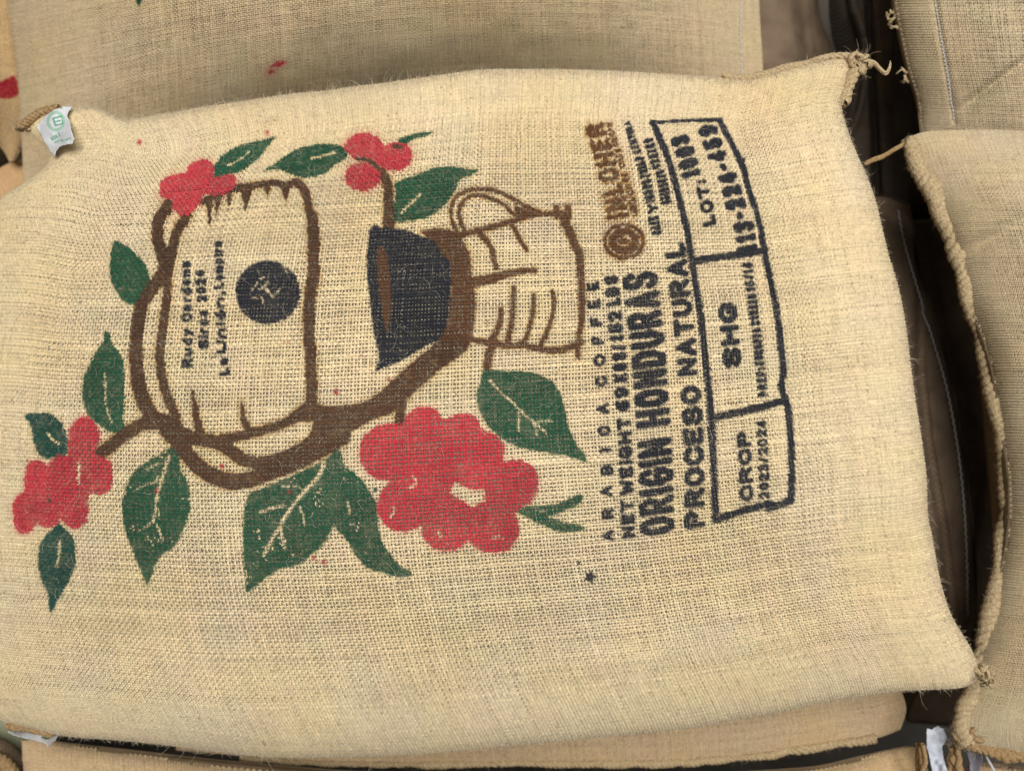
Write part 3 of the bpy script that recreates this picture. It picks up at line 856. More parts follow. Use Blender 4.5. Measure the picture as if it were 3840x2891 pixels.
        P, p, c = np.concatenate(allP), np.concatenate(allp), np.concatenate(allc)
        und = np.concatenate(allu) * 1.0
        F_, key = np.concatenate(allf), np.concatenate(alls)
        q = p * FS
        ok = (q[:, 0] > win[0]) & (q[:, 0] < win[2]) & (q[:, 1] > win[1]) & (q[:, 1] < win[3])
        keep = ok[key]
        F_, key = F_[keep], key[keep]
        mid = np.full(len(P), -1, np.int32)
        for k, mo in enumerate(motifs):
            b = mo.bbox()
            pad = 14 + mo.hw
            s = np.nonzero((p[:, 0] > b[0] - pad) & (p[:, 0] < b[2] + pad) & (p[:, 1] > b[1] - pad) & (p[:, 1] < b[3] + pad))[0]
            if not len(s):
                continue
            x, y = p[s, 0], p[s, 1]
            d = mo.sd(x, y, pad)
            nz = (vnoise(x, y, 9, 5 + k) - .5) * 1.2 + (vnoise(x, y, 4, 50 + k) - .5)
            d = d + nz * mo.rough
            if mo.wear:
                wz = vnoise(x, y, 7, 80 + k) + 0.9 * vnoise(x, y, 46, 90 + k) - .5
                d = np.where((d < 0) & (wz > 1.22 - .32 * mo.wear), 3.0, d)
            m_ = np.clip(.5 - d / 4.0, 0, 1) * (1 - (.18 if mo.ink.max() > .05 else .06) * und[s]) * (1 - (.16 if mo.ink.max() > .05 else .05) * np.clip(vnoise(x, y, 8, 33 + k) * 1.4 + .8 * vnoise(x, y, 60, 34 + k) - 1.0, 0, 1))
            ink = mo.ink * (0.78 + .44 * vnoise(x, y, 6, 7 + k) + .30 * (vnoise(x, y, 120, 8 + k) - .5))[:, None]
            if mo.halo is not None:
                hz = np.clip(1 - np.maximum(d, 0) / mo.hw, 0, 1) ** 1.6 * mo.hs
                hz = hz * np.clip(vnoise(x, y, 7, 17 + k) * 2.2 - .35, 0, 1.2) * np.clip(vnoise(x, y, 70, 27 + k) * 1.6, 0, 1)
                hz = np.clip(hz, 0, .9)[:, None]
                free = (mid[s] < 0)[:, None]
                c[s] = np.where(free, c[s] * (1 - hz) + mo.halo * hz, c[s])
            c[s] = c[s] * (1 - m_[:, None]) + ink * m_[:, None]
            mid[s[m_ > .5]] = k
        fm = mid[key]
        outs = []
        for k in range(-1, len(motifs)):
            f = F_[fm == k]
            if not len(f):
                continue
            un, inv = np.unique(f, return_inverse=True)
            nm = lname if k < 0 else motifs[k].name
            o = mesh_obj(nm, P[un], inv.reshape(-1, 4), MAT_THREAD, parent, col=c[un], kind='stuff')
            if k >= 0 and motifs[k].label:
                o['label'] = motifs[k].label
            outs.append(o)
        return outs


# ------------------------------------------------------------------ cords, fibres, tags
def tube(P, r, sides=6):
    """Tube round a world polyline; r scalar or array."""
    P = np.asarray(P, float)
    n = len(P)
    r = np.broadcast_to(np.asarray(r, float), (n,))
    t = np.gradient(P, axis=0)
    t /= np.linalg.norm(t, axis=1, keepdims=True) + 1e-12
    ref = np.array([0.13, 0.27, 0.95])
    a = np.cross(t, ref)
    a /= np.linalg.norm(a, axis=1, keepdims=True) + 1e-12
    b = np.cross(t, a)
    an = np.arange(sides) / sides * 2 * math.pi
    V = P[:, None] + r[:, None, None] * (np.cos(an)[None, :, None] * a[:, None] + np.sin(an)[None, :, None] * b[:, None])
    idx = np.arange(n * sides).reshape(n, sides)
    idx = np.concatenate([idx, idx[:, :1]], 1)
    return V.reshape(-1, 3), strip_faces(idx)


def join(parts):
    vs, fs, o = [], [], 0
    for v, f in parts:
        vs.append(v), fs.append(f + o)
        o += len(v)
    return np.concatenate(vs), np.concatenate(fs)


def resample3(P, step):
    P = np.asarray(P, float)
    L = np.concatenate([[0], np.cumsum(np.linalg.norm(P[1:] - P[:-1], axis=1))])
    n = max(4, int(L[-1] / step))
    s = np.linspace(0, L[-1], n)
    return np.stack([np.interp(s, L, P[:, i]) for i in range(3)], -1), s


def rope(name, P, R, parent, mat, plies=3, pitch=3.6, seed=0, flat=1.0):
    """Overcast seam: plies wound round the edge."""
    rng = np.random.default_rng(seed)
    P = smooth_open(P, 6)
    Q, s = resample3(P, R * .35)
    t = np.gradient(Q, axis=0)
    t /= np.linalg.norm(t, axis=1, keepdims=True)
    a = np.cross(t, [0, 0, 1.0])
    a /= np.linalg.norm(a, axis=1, keepdims=True) + 1e-9
    b = np.cross(t, a)
    parts = []
    wob = 1 + .50 * (vnoise(s / R, s * 0, 2.3, seed) - .5) + .40 * (vnoise(s / R, s * 0, 9, seed + 1) - .5)
    Q = Q + (a * (vnoise(s / R, s * 0, 3.7, seed + 5) - .5)[:, None] + b * (vnoise(s / R, s * 0, 4.1, seed + 6) - .5)[:, None]) * R * .5
    for k in range(plies):
        ph = 2 * math.pi * (k / plies + s / (pitch * R) + .7 * (vnoise(s / R, s * 0, 6, seed + 7) - .5))
        C_ = Q + (R * .50 * wob)[:, None] * (np.cos(ph)[:, None] * a + np.sin(ph)[:, None] * b * flat)
        rr = R * .56 * wob * (1 + .25 * (vnoise(s / R, s * 0 + k * 9, 1.3, seed + 2) - .5))
        parts.append(tube(C_, rr, 6))
    v, f = join(parts)
    o = mesh_obj(name, v, f, mat, parent)
    n = int(s[-1] / .0011)
    i = rng.integers(0, len(Q), n)
    w = rng.uniform(0, 2 * math.pi, n)
    d = np.cos(w)[:, None] * a[i] + np.sin(w)[:, None] * b[i]
    fibres('cord_fuzz', Q[i] + d * R * .85, d + rng.normal(0, .5, (n, 3)), .002 + .007 * rng.random(n) ** 2.5, parent, .00012, .8, 5, seed + 40, (0.60, 0.50, 0.34), .2)
    return o


def fibres(name, roots, dirs, lens, parent, rad=0.00016, curl=.55, K=6, seed=0, base=(0.70, 0.60, 0.43), colvar=.2, normal=None, flatn=0.0):
    """Loose jute hairs: three-sided tapering strands, one mesh."""
    rng = np.random.default_rng(seed)
    N = len(roots)
    d = dirs / (np.linalg.norm(dirs, axis=1, keepdims=True) + 1e-9)
    bend = rng.normal(0, 1, (N, 3))
    pts = [roots]
    p = roots.copy()
    step = lens / (K - 1)
    for k in range(K - 1):
        bend = bend * .8 + rng.normal(0, .6, (N, 3))
        d = d + curl * .35 * bend
        if normal is not None:
            d = d - normal * (np.sum(d * normal, 1, keepdims=True)) * flatn
        d /= np.linalg.norm(d, axis=1, keepdims=True)
        p = p + d * step[:, None]
        pts.append(p)
    C_ = np.stack(pts, 1)                                    # N K 3
    t = np.gradient(C_, axis=1)
    t /= np.linalg.norm(t, axis=2, keepdims=True) + 1e-12
    a = np.cross(t, rng.normal(0, 1, (N, 1, 3)))
    a /= np.linalg.norm(a, axis=2, keepdims=True) + 1e-12
    b = np.cross(t, a)
    r = rad * (1 - .7 * np.linspace(0, 1, K))[None, :, None, None] * rng.uniform(.7, 1.4, (N, 1, 1, 1))
    an = np.arange(3) / 3 * 2 * math.pi
    V = C_[:, :, None] + r * (np.cos(an)[None, None, :, None] * a[:, :, None] + np.sin(an)[None, None, :, None] * b[:, :, None])
    idx = np.arange(N * K * 3).reshape(N, K, 3)
    idx = np.concatenate([idx, idx[..., :1]], -1)
    c = np.asarray(base) * (1 + rng.normal(0, colvar, (N, 1, 1)))
    c = np.clip(np.broadcast_to(c[:, :, None] if c.ndim == 3 else c, (N, K, 3, 3)), .02, .95)
    return mesh_obj(name, V.reshape(-1, 3), strip_faces(idx), MAT_FIBRE, parent, col=c.reshape(-1, 3), kind='stuff')


def knot(name, c, size, parent, mat, n=6, seed=0, r=.0022):
    """Bunched yarn: a tangle of overlapping loops."""
    rng = np.random.default_rng(seed)
    parts = []
    for k in range(n + 4):
        a = np.linspace(0, 2 * math.pi * rng.uniform(.6, 1.0), 16)
        ax = rng.normal(0, 1, 3)
        ax /= np.linalg.norm(ax)
        u = np.cross(ax, [.3, .5, .8])
        u /= np.linalg.norm(u)
        w = np.cross(ax, u)
        s = size * rng.uniform(.3, .55)
        o = np.array(c) + rng.normal(0, 1, 3) * np.array([.35, .35, .22]) * size
        L = o + s * (np.cos(a)[:, None] * u + .7 * np.sin(a)[:, None] * w)
        parts.append(tube(L, r * rng.uniform(.7, 1.25), 6))
    v, f = join(parts)
    o = mesh_obj(name, v, f, mat, parent)
    q = v[rng.integers(0, len(v), 260)]
    d = q - np.array(c) + rng.normal(0, .4, q.shape) * size
    fibres('frayed_fibres', q, d, .002 + .014 * rng.random(260) ** 3, parent, .00016, .9, 6, seed + 70, (0.62, 0.52, 0.36), .2)
    return o


def paper(name, poly, zfun, parent, prints=(), n=110, thick=.0004, base=(.75, .78, .85)):
    """Paper label: a bent sheet with thickness and its print."""
    P = np.asarray(poly, float)
    x0, y0, x1, y1 = P[:, 0].min(), P[:, 1].min(), P[:, 0].max(), P[:, 1].max()
    gx, gy = np.linspace(x0, x1, n), np.linspace(y0, y1, n)
    X, Y = np.meshgrid(gx, gy)
    ins = sd_poly(X, Y, P) + (vnoise(X, Y, 6, 3) - .5) * 3 < 0
    W_ = lift(np.stack([X, Y], -1), zfun(X, Y))
    c = np.broadcast_to(np.asarray(base), X.shape + (3,)).copy()
    c *= (1 + .06 * (vnoise(X, Y, 14, 4) - .5))[..., None]
    for mo in prints:
        d = mo.sd(X, Y, 12) + (vnoise(X, Y, 3, 8) - .5) * mo.rough
        m_ = np.clip(.5 - d / 2.0, 0, 1)[..., None] * .85
        c = c * (1 - m_) + mo.ink * m_
    idx = np.arange(n * n).reshape(n, n)
    keep = ins[:-1, :-1] & ins[1:, :-1] & ins[:-1, 1:] & ins[1:, 1:]
    f = np.stack([idx[:-1, :-1], idx[:-1, 1:], idx[1:, 1:], idx[1:, :-1]], -1)[keep]
    un, inv = np.unique(f, return_inverse=True)
    f = inv.reshape(-1, 4)
    v = W_.reshape(-1, 3)[un]
    o = mesh_obj(name, v, f, MAT_TAG, parent, col=c.reshape(-1, 3)[un])
    md = o.modifiers.new('thickness', 'SOLIDIFY')
    md.thickness = thick
    md.offset = 0
    return o


# ------------------------------------------------------------------ the ground under the stack
gs = 6.0
gN = 24
gx = np.linspace(-gs, gs, gN)
X, Y = np.meshgrid(gx, gx)
gnd = mesh_obj('ground', np.stack([X, Y, np.full(X.shape, -0.75)], -1).reshape(-1, 3), strip_faces(np.arange(gN * gN).reshape(gN, gN))[:, ::-1], MAT_GROUND, kind='structure')

BURLAP = (0.74, 0.61, 0.40)
BURLAP_G = (0.60, 0.495, 0.335)
BURLAP_W = (0.68, 0.49, 0.27)

# ------------------------------------------------------------------ printed sack in the middle
TOPL = [(48, 275), (70, 256), (95, 242), (125, 234), (157, 232), (187, 231), (217, 239), (243, 250), (267, 258), (287, 257), (317, 253), (367, 245), (433, 233), (500, 223), (567, 213), (633, 203), (700, 197), (770, 187), (837, 179), (937, 165), (1037, 152), (1137, 150), (1270, 152), (1404, 158), (1474, 163), (1541, 167), (1607, 172), (1647, 164), (1707, 147), (1774, 129), (1817, 123), (1850, 130)]
RIGHTL = [(1850, 130), (1840, 165), (1828, 200), (1818, 233), (1831, 283), (1851, 333), (1877, 393), (1894, 443), (1907, 500), (1921, 556), (1941, 622), (1957, 706), (1974, 839), (1987, 923), (2001, 1022), (2004, 1109), (2012, 1150), (2019, 1190), (2032, 1257), (2052, 1321), (2076, 1365), (2093, 1392), (2108, 1425), (2116, 1462)]
BOTL = [(8, 1558), (44, 1568), (90, 1578), (151, 1590), (269, 1599), (403, 1614), (571, 1634), (737, 1634), (880, 1630), (1006, 1620), (1207, 1600), (1474, 1574), (1575, 1556), (1676, 1539), (1777, 1517), (1861, 1502), (1945, 1492), (2059, 1487), (2090, 1480), (2116, 1462)]
LEFTL = [(48, 275), (80, 300), (102, 330), (106, 352), (83, 376), (45, 402), (0, 432), (-60, 500), (-110, 620), (-140, 800), (-150, 1000), (-130, 1250), (-80, 1430), (-30, 1520), (8, 1558)]
main = Sack(TOPL, RIGHTL, BOTL, LEFTL, 0.0, 0.125, a=2.1, b=0.56, lump=.0019, seed=4, depth=0.045)
t_main = thing('coffee_sack', 'full burlap coffee sack printed with leaves, red cherries and ORIGIN HONDURAS lettering', 'sack', (0, 0, -0.06), GROUP)
main.body(t_main, MAT_LINING)
main.weave(t_main, 366, 240, BURLAP, MOTIFS, win=(-60, 60, 2262, 1720))


def seam_path(sk, pts, dz=0.0):
    pts = np.asarray(pts, float)
    return lift(pts / FS, sk.zb + dz)


# overcast edge at the top right, corner bunches, loose yarn end
rope('seam_cord', seam_path(main, [(1560, 166), (1607, 170), (1647, 163), (1707, 147), (1774, 130), (1817, 124), (1845, 128)], .003), .0042, t_main, MAT_CORD, seed=3)
rope('seam_cord', seam_path(main, [(1850, 138), (1840, 165), (1830, 195), (1821, 226)], .004), .0055, t_main, MAT_CORD, seed=4)
knot('corner_knot', lift(np.array([1858, 134]) / FS, .006), .011, t_main, MAT_CORD, 9, 5)
knot('corner_knot', lift(np.array([2128, 1458]) / FS, .006), .013, t_main, MAT_CORD, 9, 8)
knot('corner_knot', lift(np.array([52, 272]) / FS, .002), .008, t_main, MAT_CORD2, 6, 9)
rope('seam_cord', seam_path(main, [(48, 276), (62, 262), (80, 248), (102, 238), (128, 233)], .004), .0042, t_main, MAT_CORD2, seed=8)
rope('seam_cord', seam_path(main, [(14, 1566), (40, 1572), (66, 1574), (95, 1580), (112, 1588)], .001), .0045, t_main, MAT_CORD2, seed=9)
tail = smooth_open(np.concatenate([lift(np.array([[1862, 132], [1885, 136], [1900, 150], [1912, 158], [1920, 146], [1922, 134]]) / FS, .008)]), 5)
v, f = join([tube(tail + np.array([0, 0, .001]), np.linspace(.0022, .0007, len(tail)), 6), tube(tail + np.array([.001, -.0015, 0]), np.linspace(.002, .0006, len(tail)), 6)])
mesh_obj('loose_yarn', v, f, MAT_CORD, t_main)

# label tags
tgp = Motif('tag_print', (0.03, 0.34, 0.17), rough=2)
a_ = np.linspace(0, 2 * math.pi, 40)
cc = np.array([870, 640])
tgl = Motif('tag_print', (0.36, 0.60, 0.47), rough=4)
tgl.st('TG', [(875 + 122 * math.cos(t), 650 + 138 * math.sin(t)) for t in a_], 48, 48, smooth=False)
for pts, w in (([(830, 610), (960, 570)], 26), ([(830, 610), (870, 715)], 26), ([(870, 715), (975, 690)], 24), ([(850, 660), (940, 640)], 22), ([(960, 570), (985, 690)], 14)):
    tgp.st('TG', pts, w, w, smooth=False)
tg2 = Motif('tag_print', (0.12, 0.44, 0.27), rough=3)
text(tg2, 'TG', 'ECLA 1', [(820, 965), (945, 880)], 66, 20, (-.4, -.9))
text(tg2, 'TG', 'CAFE ORGANICO', [(850, 1000), (1110, 935)], 34, 11, (-.3, -.95))
tagpoly = fr('TG', [(575, 745), (640, 640), (740, 540), (860, 455), (970, 445), (975, 412), (1130, 420), (1075, 500), (1050, 560), (1090, 640), (1115, 780), (1165, 930), (1130, 1000), (1020, 1020), (940, 1040), (880, 1110), (852, 1205), (790, 1120), (700, 980), (630, 850)])
ps = main.lookup(np.array([150]), np.array([300]))[0][0]


def ztag(X, Y):
    fx, fy = X * FS, Y * FS
    return 0.012 + 0.030 * np.clip((fx - 85) / 75, 0, 1) * np.clip((fy - 225) / 60, 0, 1) + .002 * np.sin(fx * .12 + fy * .05) + .005 * (vnoise(X, Y, 60, 5) - .5) + .002 * (vnoise(X, Y, 22, 6) - .5)


paper('label_tag', tagpoly, ztag, t_main, [tgl, tgp, tg2])
tagpoly2 = fr('TB', [(110, 1015), (300, 1020), (560, 1035), (760, 1060), (870, 1100), (965, 1050), (880, 1180), (760, 1292), (735, 1222), (600, 1185), (400, 1135), (240, 1092), (130, 1045)])
tb = Motif('tag_print', (0.03, 0.14, 0.06), rough=2)
tb.ell('TB', (735, 1125), 80, 32)
paper('label_tag', tagpoly2, lambda X, Y: 0.004 - 0.016 * np.clip((2770 - Y) / 40, -1, 1) + .004 * np.sin(X * .05), t_main, [tb], 90)

# hairs on the cloth and along its outline
N = 11000
uu, vv = RNG.uniform(.03, .97, N), RNG.uniform(.03, .97, N)
P, p, n = main.full(uu, vv)
ang = RNG.uniform(0, 2 * math.pi, N)
tdir = np.stack([np.cos(ang), np.sin(ang), np.zeros(N)], -1)
tdir -= n * np.sum(tdir * n, 1, keepdims=True)
q = p * FS
on_print = np.clip(vnoise(q[:, 0], q[:, 1], 60, 71) * 1.8 - .3, .15, 1)
lens = RNG.uniform(.003, .017, N) * on_print
fibres('loose_fibres', P + n * .0009, tdir + n * .25, lens, t_main, .000085, .9, 7, 2, (0.66, 0.60, 0.48), .22, n, .45)
rootsF, dirsF, lensF = [], [], []


def edge_fuzz(th, axis, side, count, lmin, lmax, out=1.0, lo=0.0, hi=1.0):
    s = RNG.uniform(lo, hi, count)
    e = np.abs(RNG.normal(0, .012, count)) + .002
    e = e if side == 0 else 1 - e
    u_, v_ = (s, e) if axis == 0 else (e, s)
    P, p, n = th.full(u_, v_)
    ctr = np.array([[0, 0, 0.0]])
    o = P - ctr
    d = n * np.array([1, 1, .35]) + RNG.normal(0, .35, (count, 3))
    rootsF.append(P), dirsF.append(d * out), lensF.append(lmin + (lmax - lmin) * RNG.random(count) ** 3.2)


edge_fuzz(main, 0, 0, 4200, .002, .008, lo=.05)
edge_fuzz(main, 0, 0, 170, .008, .026, lo=.14, hi=.55)
edge_fuzz(main, 1, 1, 3600, .0018, .007)
edge_fuzz(main, 1, 1, 110, .006, .018, lo=.15, hi=.9)
edge_fuzz(main, 0, 1, 3600, .0018, .007)
edge_fuzz(main, 0, 1, 60, .006, .022)
fibres('edge_fuzz', np.concatenate(rootsF), np.concatenate(dirsF), np.concatenate(lensF), t_main, .00017, .8, 6, 5, (0.66, 0.57, 0.42), .15)

# ------------------------------------------------------------------ sack above (farther side of the stack)
s2 = Sack([(-20, -760), (800, -800), (1642, -760)], [(1642, -760), (1640, -200), (1640, 0), (1645, 90), (1648, 150), (1650, 280)],
          [(52, 440), (200, 395), (400, 340), (700, 285), (1000, 250), (1300, 245), (1500, 258), (1650, 280)],
          [(-20, -760), (4, -250), (18, 0), (30, 100), (41, 200), (47, 300), (50, 380), (52, 440)], -0.155, 0.175, a=2.4, b=.85, seed=31, depth=.35)
t2 = thing('coffee_sack', 'plain side of a burlap sack above the printed one, with a hemmed right end', 'sack', tuple(lift(np.array([800, -160]) / FS, -.16)), GROUP)
s2.body(t2, MAT_LINING2)
s2.weave(t2, 400, 290, (0.62, 0.495, 0.315), TOP_MOTIFS, win=(-50, -60, 1700, 460), seed=13, ww=.7, wf=.8)


def stitches(name, sk, pts, parent, n, r=.0007, lift_=.0022, frac=.72, mat=None):
    """Row of white machine stitches lying on the cloth."""
    path = smooth_open(np.asarray(pts, float), 8)
    L = chord(path)
    parts = []
    for k in range(n):
        tt = np.linspace(k / n, (k + frac) / n, 5)
        fx, fy = np.interp(tt, L, path[:, 0]), np.interp(tt, L, path[:, 1])
        P_, n_ = sk.lookup(fx, fy)
        P_ = P_ + n_ * (lift_ * np.array([.2, .9, 1, .9, .2]))[:, None]
        parts.append(tube(P_, r, 5))
    v, f = join(parts)
    return mesh_obj(name, v, f, mat or MAT_STITCH, parent, kind='stuff')


stitches('hem_stitching', s2, [(1598, -20), (1597, 60), (1598, 110), (1600, 165)], t2, 14, .0006)

# ------------------------------------------------------------------ sack at the far left
s3 = Sack([(-700, -500), (-300, -520), (30, -480)], [(30, -480), (60, -100), (85, 150), (80, 260), (40, 330), (22, 352)],
          [(-700, 300), (-400, 330), (-150, 320), (-40, 300), (0, 318), (22, 352)], [(-700, -500), (-720, -100), (-700, 300)], -0.235, 0.10, seed=41, depth=.3)
t3 = thing('coffee_sack', 'warm tan burlap sack at the far left edge with a red printed patch', 'sack', tuple(lift(np.array([-330, -80]) / FS, -.2)), GROUP)
s3.body(t3, MAT_LINING2)
s3.weave(t3, 180, 190, BURLAP_W, LEFT_MOTIFS, win=(-60, -60, 110, 380), seed=17, ww=.8, wf=.8)
s4 = Sack([(-700, 420), (-300, 395), (-60, 385), (20, 352), (60, 345)], [(60, 345), (110, 450), (140, 800), (120, 1300), (60, 1540)],
          [(-700, 1500), (-300, 1540), (60, 1540)], [(-700, 420), (-720, 900), (-700, 1500)], -0.26, 0.06, seed=43, depth=.3)
t4 = thing('coffee_sack', 'orange tinted burlap sack just under the white corner tag, mostly hidden', 'sack', tuple(lift(np.array([-300, 950]) / FS, -.24)), GROUP)
s4.body(t4, MAT_LINING2)
s4.weave(t4, 180, 220, (0.70, 0.46, 0.25), (), win=(-60, 330, 130, 520), seed=19, ww=.8, wf=.8)

# ------------------------------------------------------------------ sack at the upper right with a hem
s5 = Sack([(1925, -520), (2300, -540), (2850, -520)], [(2850, -520), (2870, -100), (2850, 340)], [(1998, 345), (2300, 355), (2850, 340)],
          [(1925, -520), (1926, -100), (1930, 0), (1945, 80), (1961, 150), (1984, 225), (1992, 285), (1998, 345)], -0.085, 0.075, a=2.6, b=.6, seed=51, depth=.22, under=(2, 1),
          zt=lambda x, y, g: -0.006 * np.exp(-((y - 245 + (x - 2060) * .74) / 14) ** 2) * np.clip((x - 2050) / 60, 0, 1) - .002 * np.exp(-((x - (2020 + np.clip(y, 0, 260) * .16)) / 7) ** 2) * (y < 270))
t5 = thing('coffee_sack', 'burlap sack in the upper right corner with a white stitched hem and a crease', 'sack', tuple(lift(np.array([2380, -90]) / FS, -.16)), GROUP)
s5.body(t5, MAT_LINING2, nu=220, nv=200)
s5.weave(t5, 210, 190, BURLAP_G, (), win=(1880, -60, 2270, 360), seed=23, ww=.75, wf=.75)
stitches('hem_stitching', s5, [(2014, -20), (2024, 30), (2036, 90), (2048, 150), (2055, 200), (2058, 262)], t5, 34, .0005, .0026)
yr = []
for k, (bx_, by_) in enumerate(((1931, 22), (1934, 40), (1938, 58), (1957, 150), (1962, 170))):
    st = lift(np.array([bx_, by_]) / FS, -.08)
    d = RNG.normal(0, 1, (7, 3)) * .003 + np.linspace(0, 1, 7)[:, None] * np.array([-.010, -.004, .006])
    yr.append(tube(st + d, np.linspace(.0016, .0006, 7), 5))
for v, f in yr:
    mesh_obj('frayed_yarn', v, f, MAT_CORD, t5)

# ------------------------------------------------------------------ sack on the right with the thick corded edge
L6 = [(1958, 300), (1970, 330), (1985, 372), (2010, 432), (2040, 492), (2064, 560), (2085, 640), (2110, 722), (2134, 812), (2153, 900), (2164, 1000), (2168, 1085), (2164, 1170), (2150, 1262), (2132, 1342), (2117, 1402), (2104, 1452), (2086, 1502), (2070, 1532), (2066, 1570), (2080, 1606)]
s6 = Sack([(1958, 300), (1975, 292), (2000, 285), (2060, 281), (2130, 280), (2212, 282), (2400, 292), (2950, 330)], [(2950, 330), (2980, 900), (2950, 1680)],
          [(2080, 1606), (2130, 1618), (2212, 1630), (2400, 1650), (2950, 1680)], L6, -0.035, 0.075, a=2.5, b=.62, seed=61, depth=.22, under=(2, 1),
          zt=lambda x, y, g: -.006 * np.exp(-((y - 560 + (x - 2060) * .55) / 22) ** 2) * np.clip((x - 2030) / 90, 0, 1) + .004 * np.sin((y + x * .5) * .018) * np.clip(g * 2, 0, 1))
t6 = thing('coffee_sack', 'greyish burlap sack on the right with a thick corded seam along its edge', 'sack', tuple(lift(np.array([2500, 950]) / FS, -.1)), GROUP)
s6.body(t6, MAT_LINING2, nu=200, nv=160)
s6.weave(t6, 210, 285, BURLAP_G, (), win=(1940, 260, 2270, 1720), seed=27, ww=.66, wf=.70)
rope('seam_cord', seam_path(s6, [(x + 6, y) for x, y in L6], .006), .0078, t6, MAT_CORD, seed=12, pitch=3.0)
rope('seam_cord', seam_path(s6, [(2080, 1610), (2110, 1616), (2150, 1624), (2212, 1634), (2290, 1644)], .003), .0062, t6, MAT_CORD2, seed=14)
knot('corner_knot', lift(np.array([2086, 1590]) / FS, -.03), .013, t6, MAT_CORD2, 8, 15)
lk = smooth_open(np.concatenate([lift(np.array([[1866, 356], [1885, 347], [1905, 340]]) / FS, -.03), lift(np.array([[1930, 325], [1950, 314], [1966, 302]]) / FS, -.032)]), 5)
v, f = join([tube(lk, .0022, 6), tube(lk + np.array([.0012, .0016, .001]), .0018, 6)])
mesh_obj('tie_yarn', v, f, MAT_CORD2, t6)
rootsF, dirsF, lensF = [], [], []
edge_fuzz(s6, 1, 0, 900, .002, .009)
edge_fuzz(s6, 1, 0, 70, .006, .016)
fibres('edge_fuzz', np.concatenate(rootsF) + np.array([-.003, 0, .003]), np.concatenate(dirsF), np.concatenate(lensF), t6, .00014, .8, 6, 6, (0.55, 0.47, 0.33), .15)

# ------------------------------------------------------------------ sacks below the printed one
s7 = Sack([(260, 400), (900, 260), (1760, 260)], [(1760, 260), (1830, 500), (1905, 800), (1925, 1200), (1932, 1400), (1945, 1480), (1958, 1530), (1945, 1575)],
          [(380, 1620), (500, 1630), (600, 1641), (737, 1649), (1000, 1649), (1250, 1648), (1475, 1646), (1663, 1628), (1753, 1614), (1843, 1601), (1900, 1592), (1945, 1575)],
          [(260, 400), (260, 700), (280, 1200), (330, 1500), (380, 1620)], -0.125, 0.062, a=2.6, b=.8, seed=71, depth=.25)
t7 = thing('coffee_sack', 'shaded burlap sack directly beneath the printed sack, with a corded seam', 'sack', tuple(lift(np.array([1100, 950]) / FS, -.12)), GROUP)
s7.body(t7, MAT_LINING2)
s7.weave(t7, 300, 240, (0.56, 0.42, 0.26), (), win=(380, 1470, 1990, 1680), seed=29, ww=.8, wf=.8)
rope('seam_cord', seam_path(s7, [(520, 1634), (600, 1642), (737, 1650), (1000, 1650), (1250, 1649), (1475, 1647), (1663, 1629), (1753, 1615), (1843, 1602), (1890, 1593)], .003), .0042, t7, MAT_CORD, seed=21)

s8 = Sack([(47, 1598), (90, 1600), (144, 1608), (280, 1623), (437, 1641), (600, 1656), (800, 1670), (1200, 1676), (1500, 1674), (1700, 1664), (1777, 1656), (1844, 1640), (1945, 1618), (1988, 1612)],
          [(1988, 1612), (2010, 1700), (2030, 2000), (2020, 2500)], [(40, 2500), (1000, 2540), (2020, 2500)], [(47, 1598), (48, 1640), (50, 1700), (40, 2100), (40, 2500)], -0.10, 0.11, seed=81, depth=.2, under=(2, 1))
t8 = thing('coffee_sack', 'burlap sack along the bottom edge with a white tag at its right corner', 'sack', tuple(lift(np.array([1030, 2050]) / FS, -.15)), GROUP)
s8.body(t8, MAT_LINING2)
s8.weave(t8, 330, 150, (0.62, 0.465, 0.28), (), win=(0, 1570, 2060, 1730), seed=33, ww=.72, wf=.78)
tagpoly3 = fr('TR', [(930, 1110), (1000, 1130), (1070, 1080), (1150, 1120), (1200, 1250), (1130, 1350), (1150, 1500), (1210, 1700), (1230, 1800), (1030, 1800), (970, 1500), (930, 1350)])
paper('label_tag', tagpoly3, lambda X, Y: -.055 + .002 * np.sin(X * .05) + .007 * (vnoise(X, Y, 45, 5) - .5) + .003 * (vnoise(X, Y, 17, 6) - .5), t8, (), 90, base=(.62, .67, .78))
ys = []
for k in range(5):
    b0 = np.array([1985 + 2.5 * k, 1606.0])
    pts = [b0 + np.array([RNG.normal(0, 2) - (3 if k < 2 else -0), 14.0 * j]) for j in range(7)]
    ys.append(tube(smooth_open(lift(np.array(pts) / FS, -.062 + .004 * k), 4), .0024, 6))
for k in range(5):
    b0 = np.array([2052 + 5.0 * k, 1612.0])
    pts = [b0 + np.array([RNG.normal(0, 3.5) + 1.2 * j, 14.0 * j]) for j in range(7)]
    ys.append(tube(smooth_open(lift(np.array(pts) / FS, -.05 + .002 * k), 4), .003, 6))
for v, f in ys:
    mesh_obj('frayed_yarn', v, f, MAT_CORD2, t8)

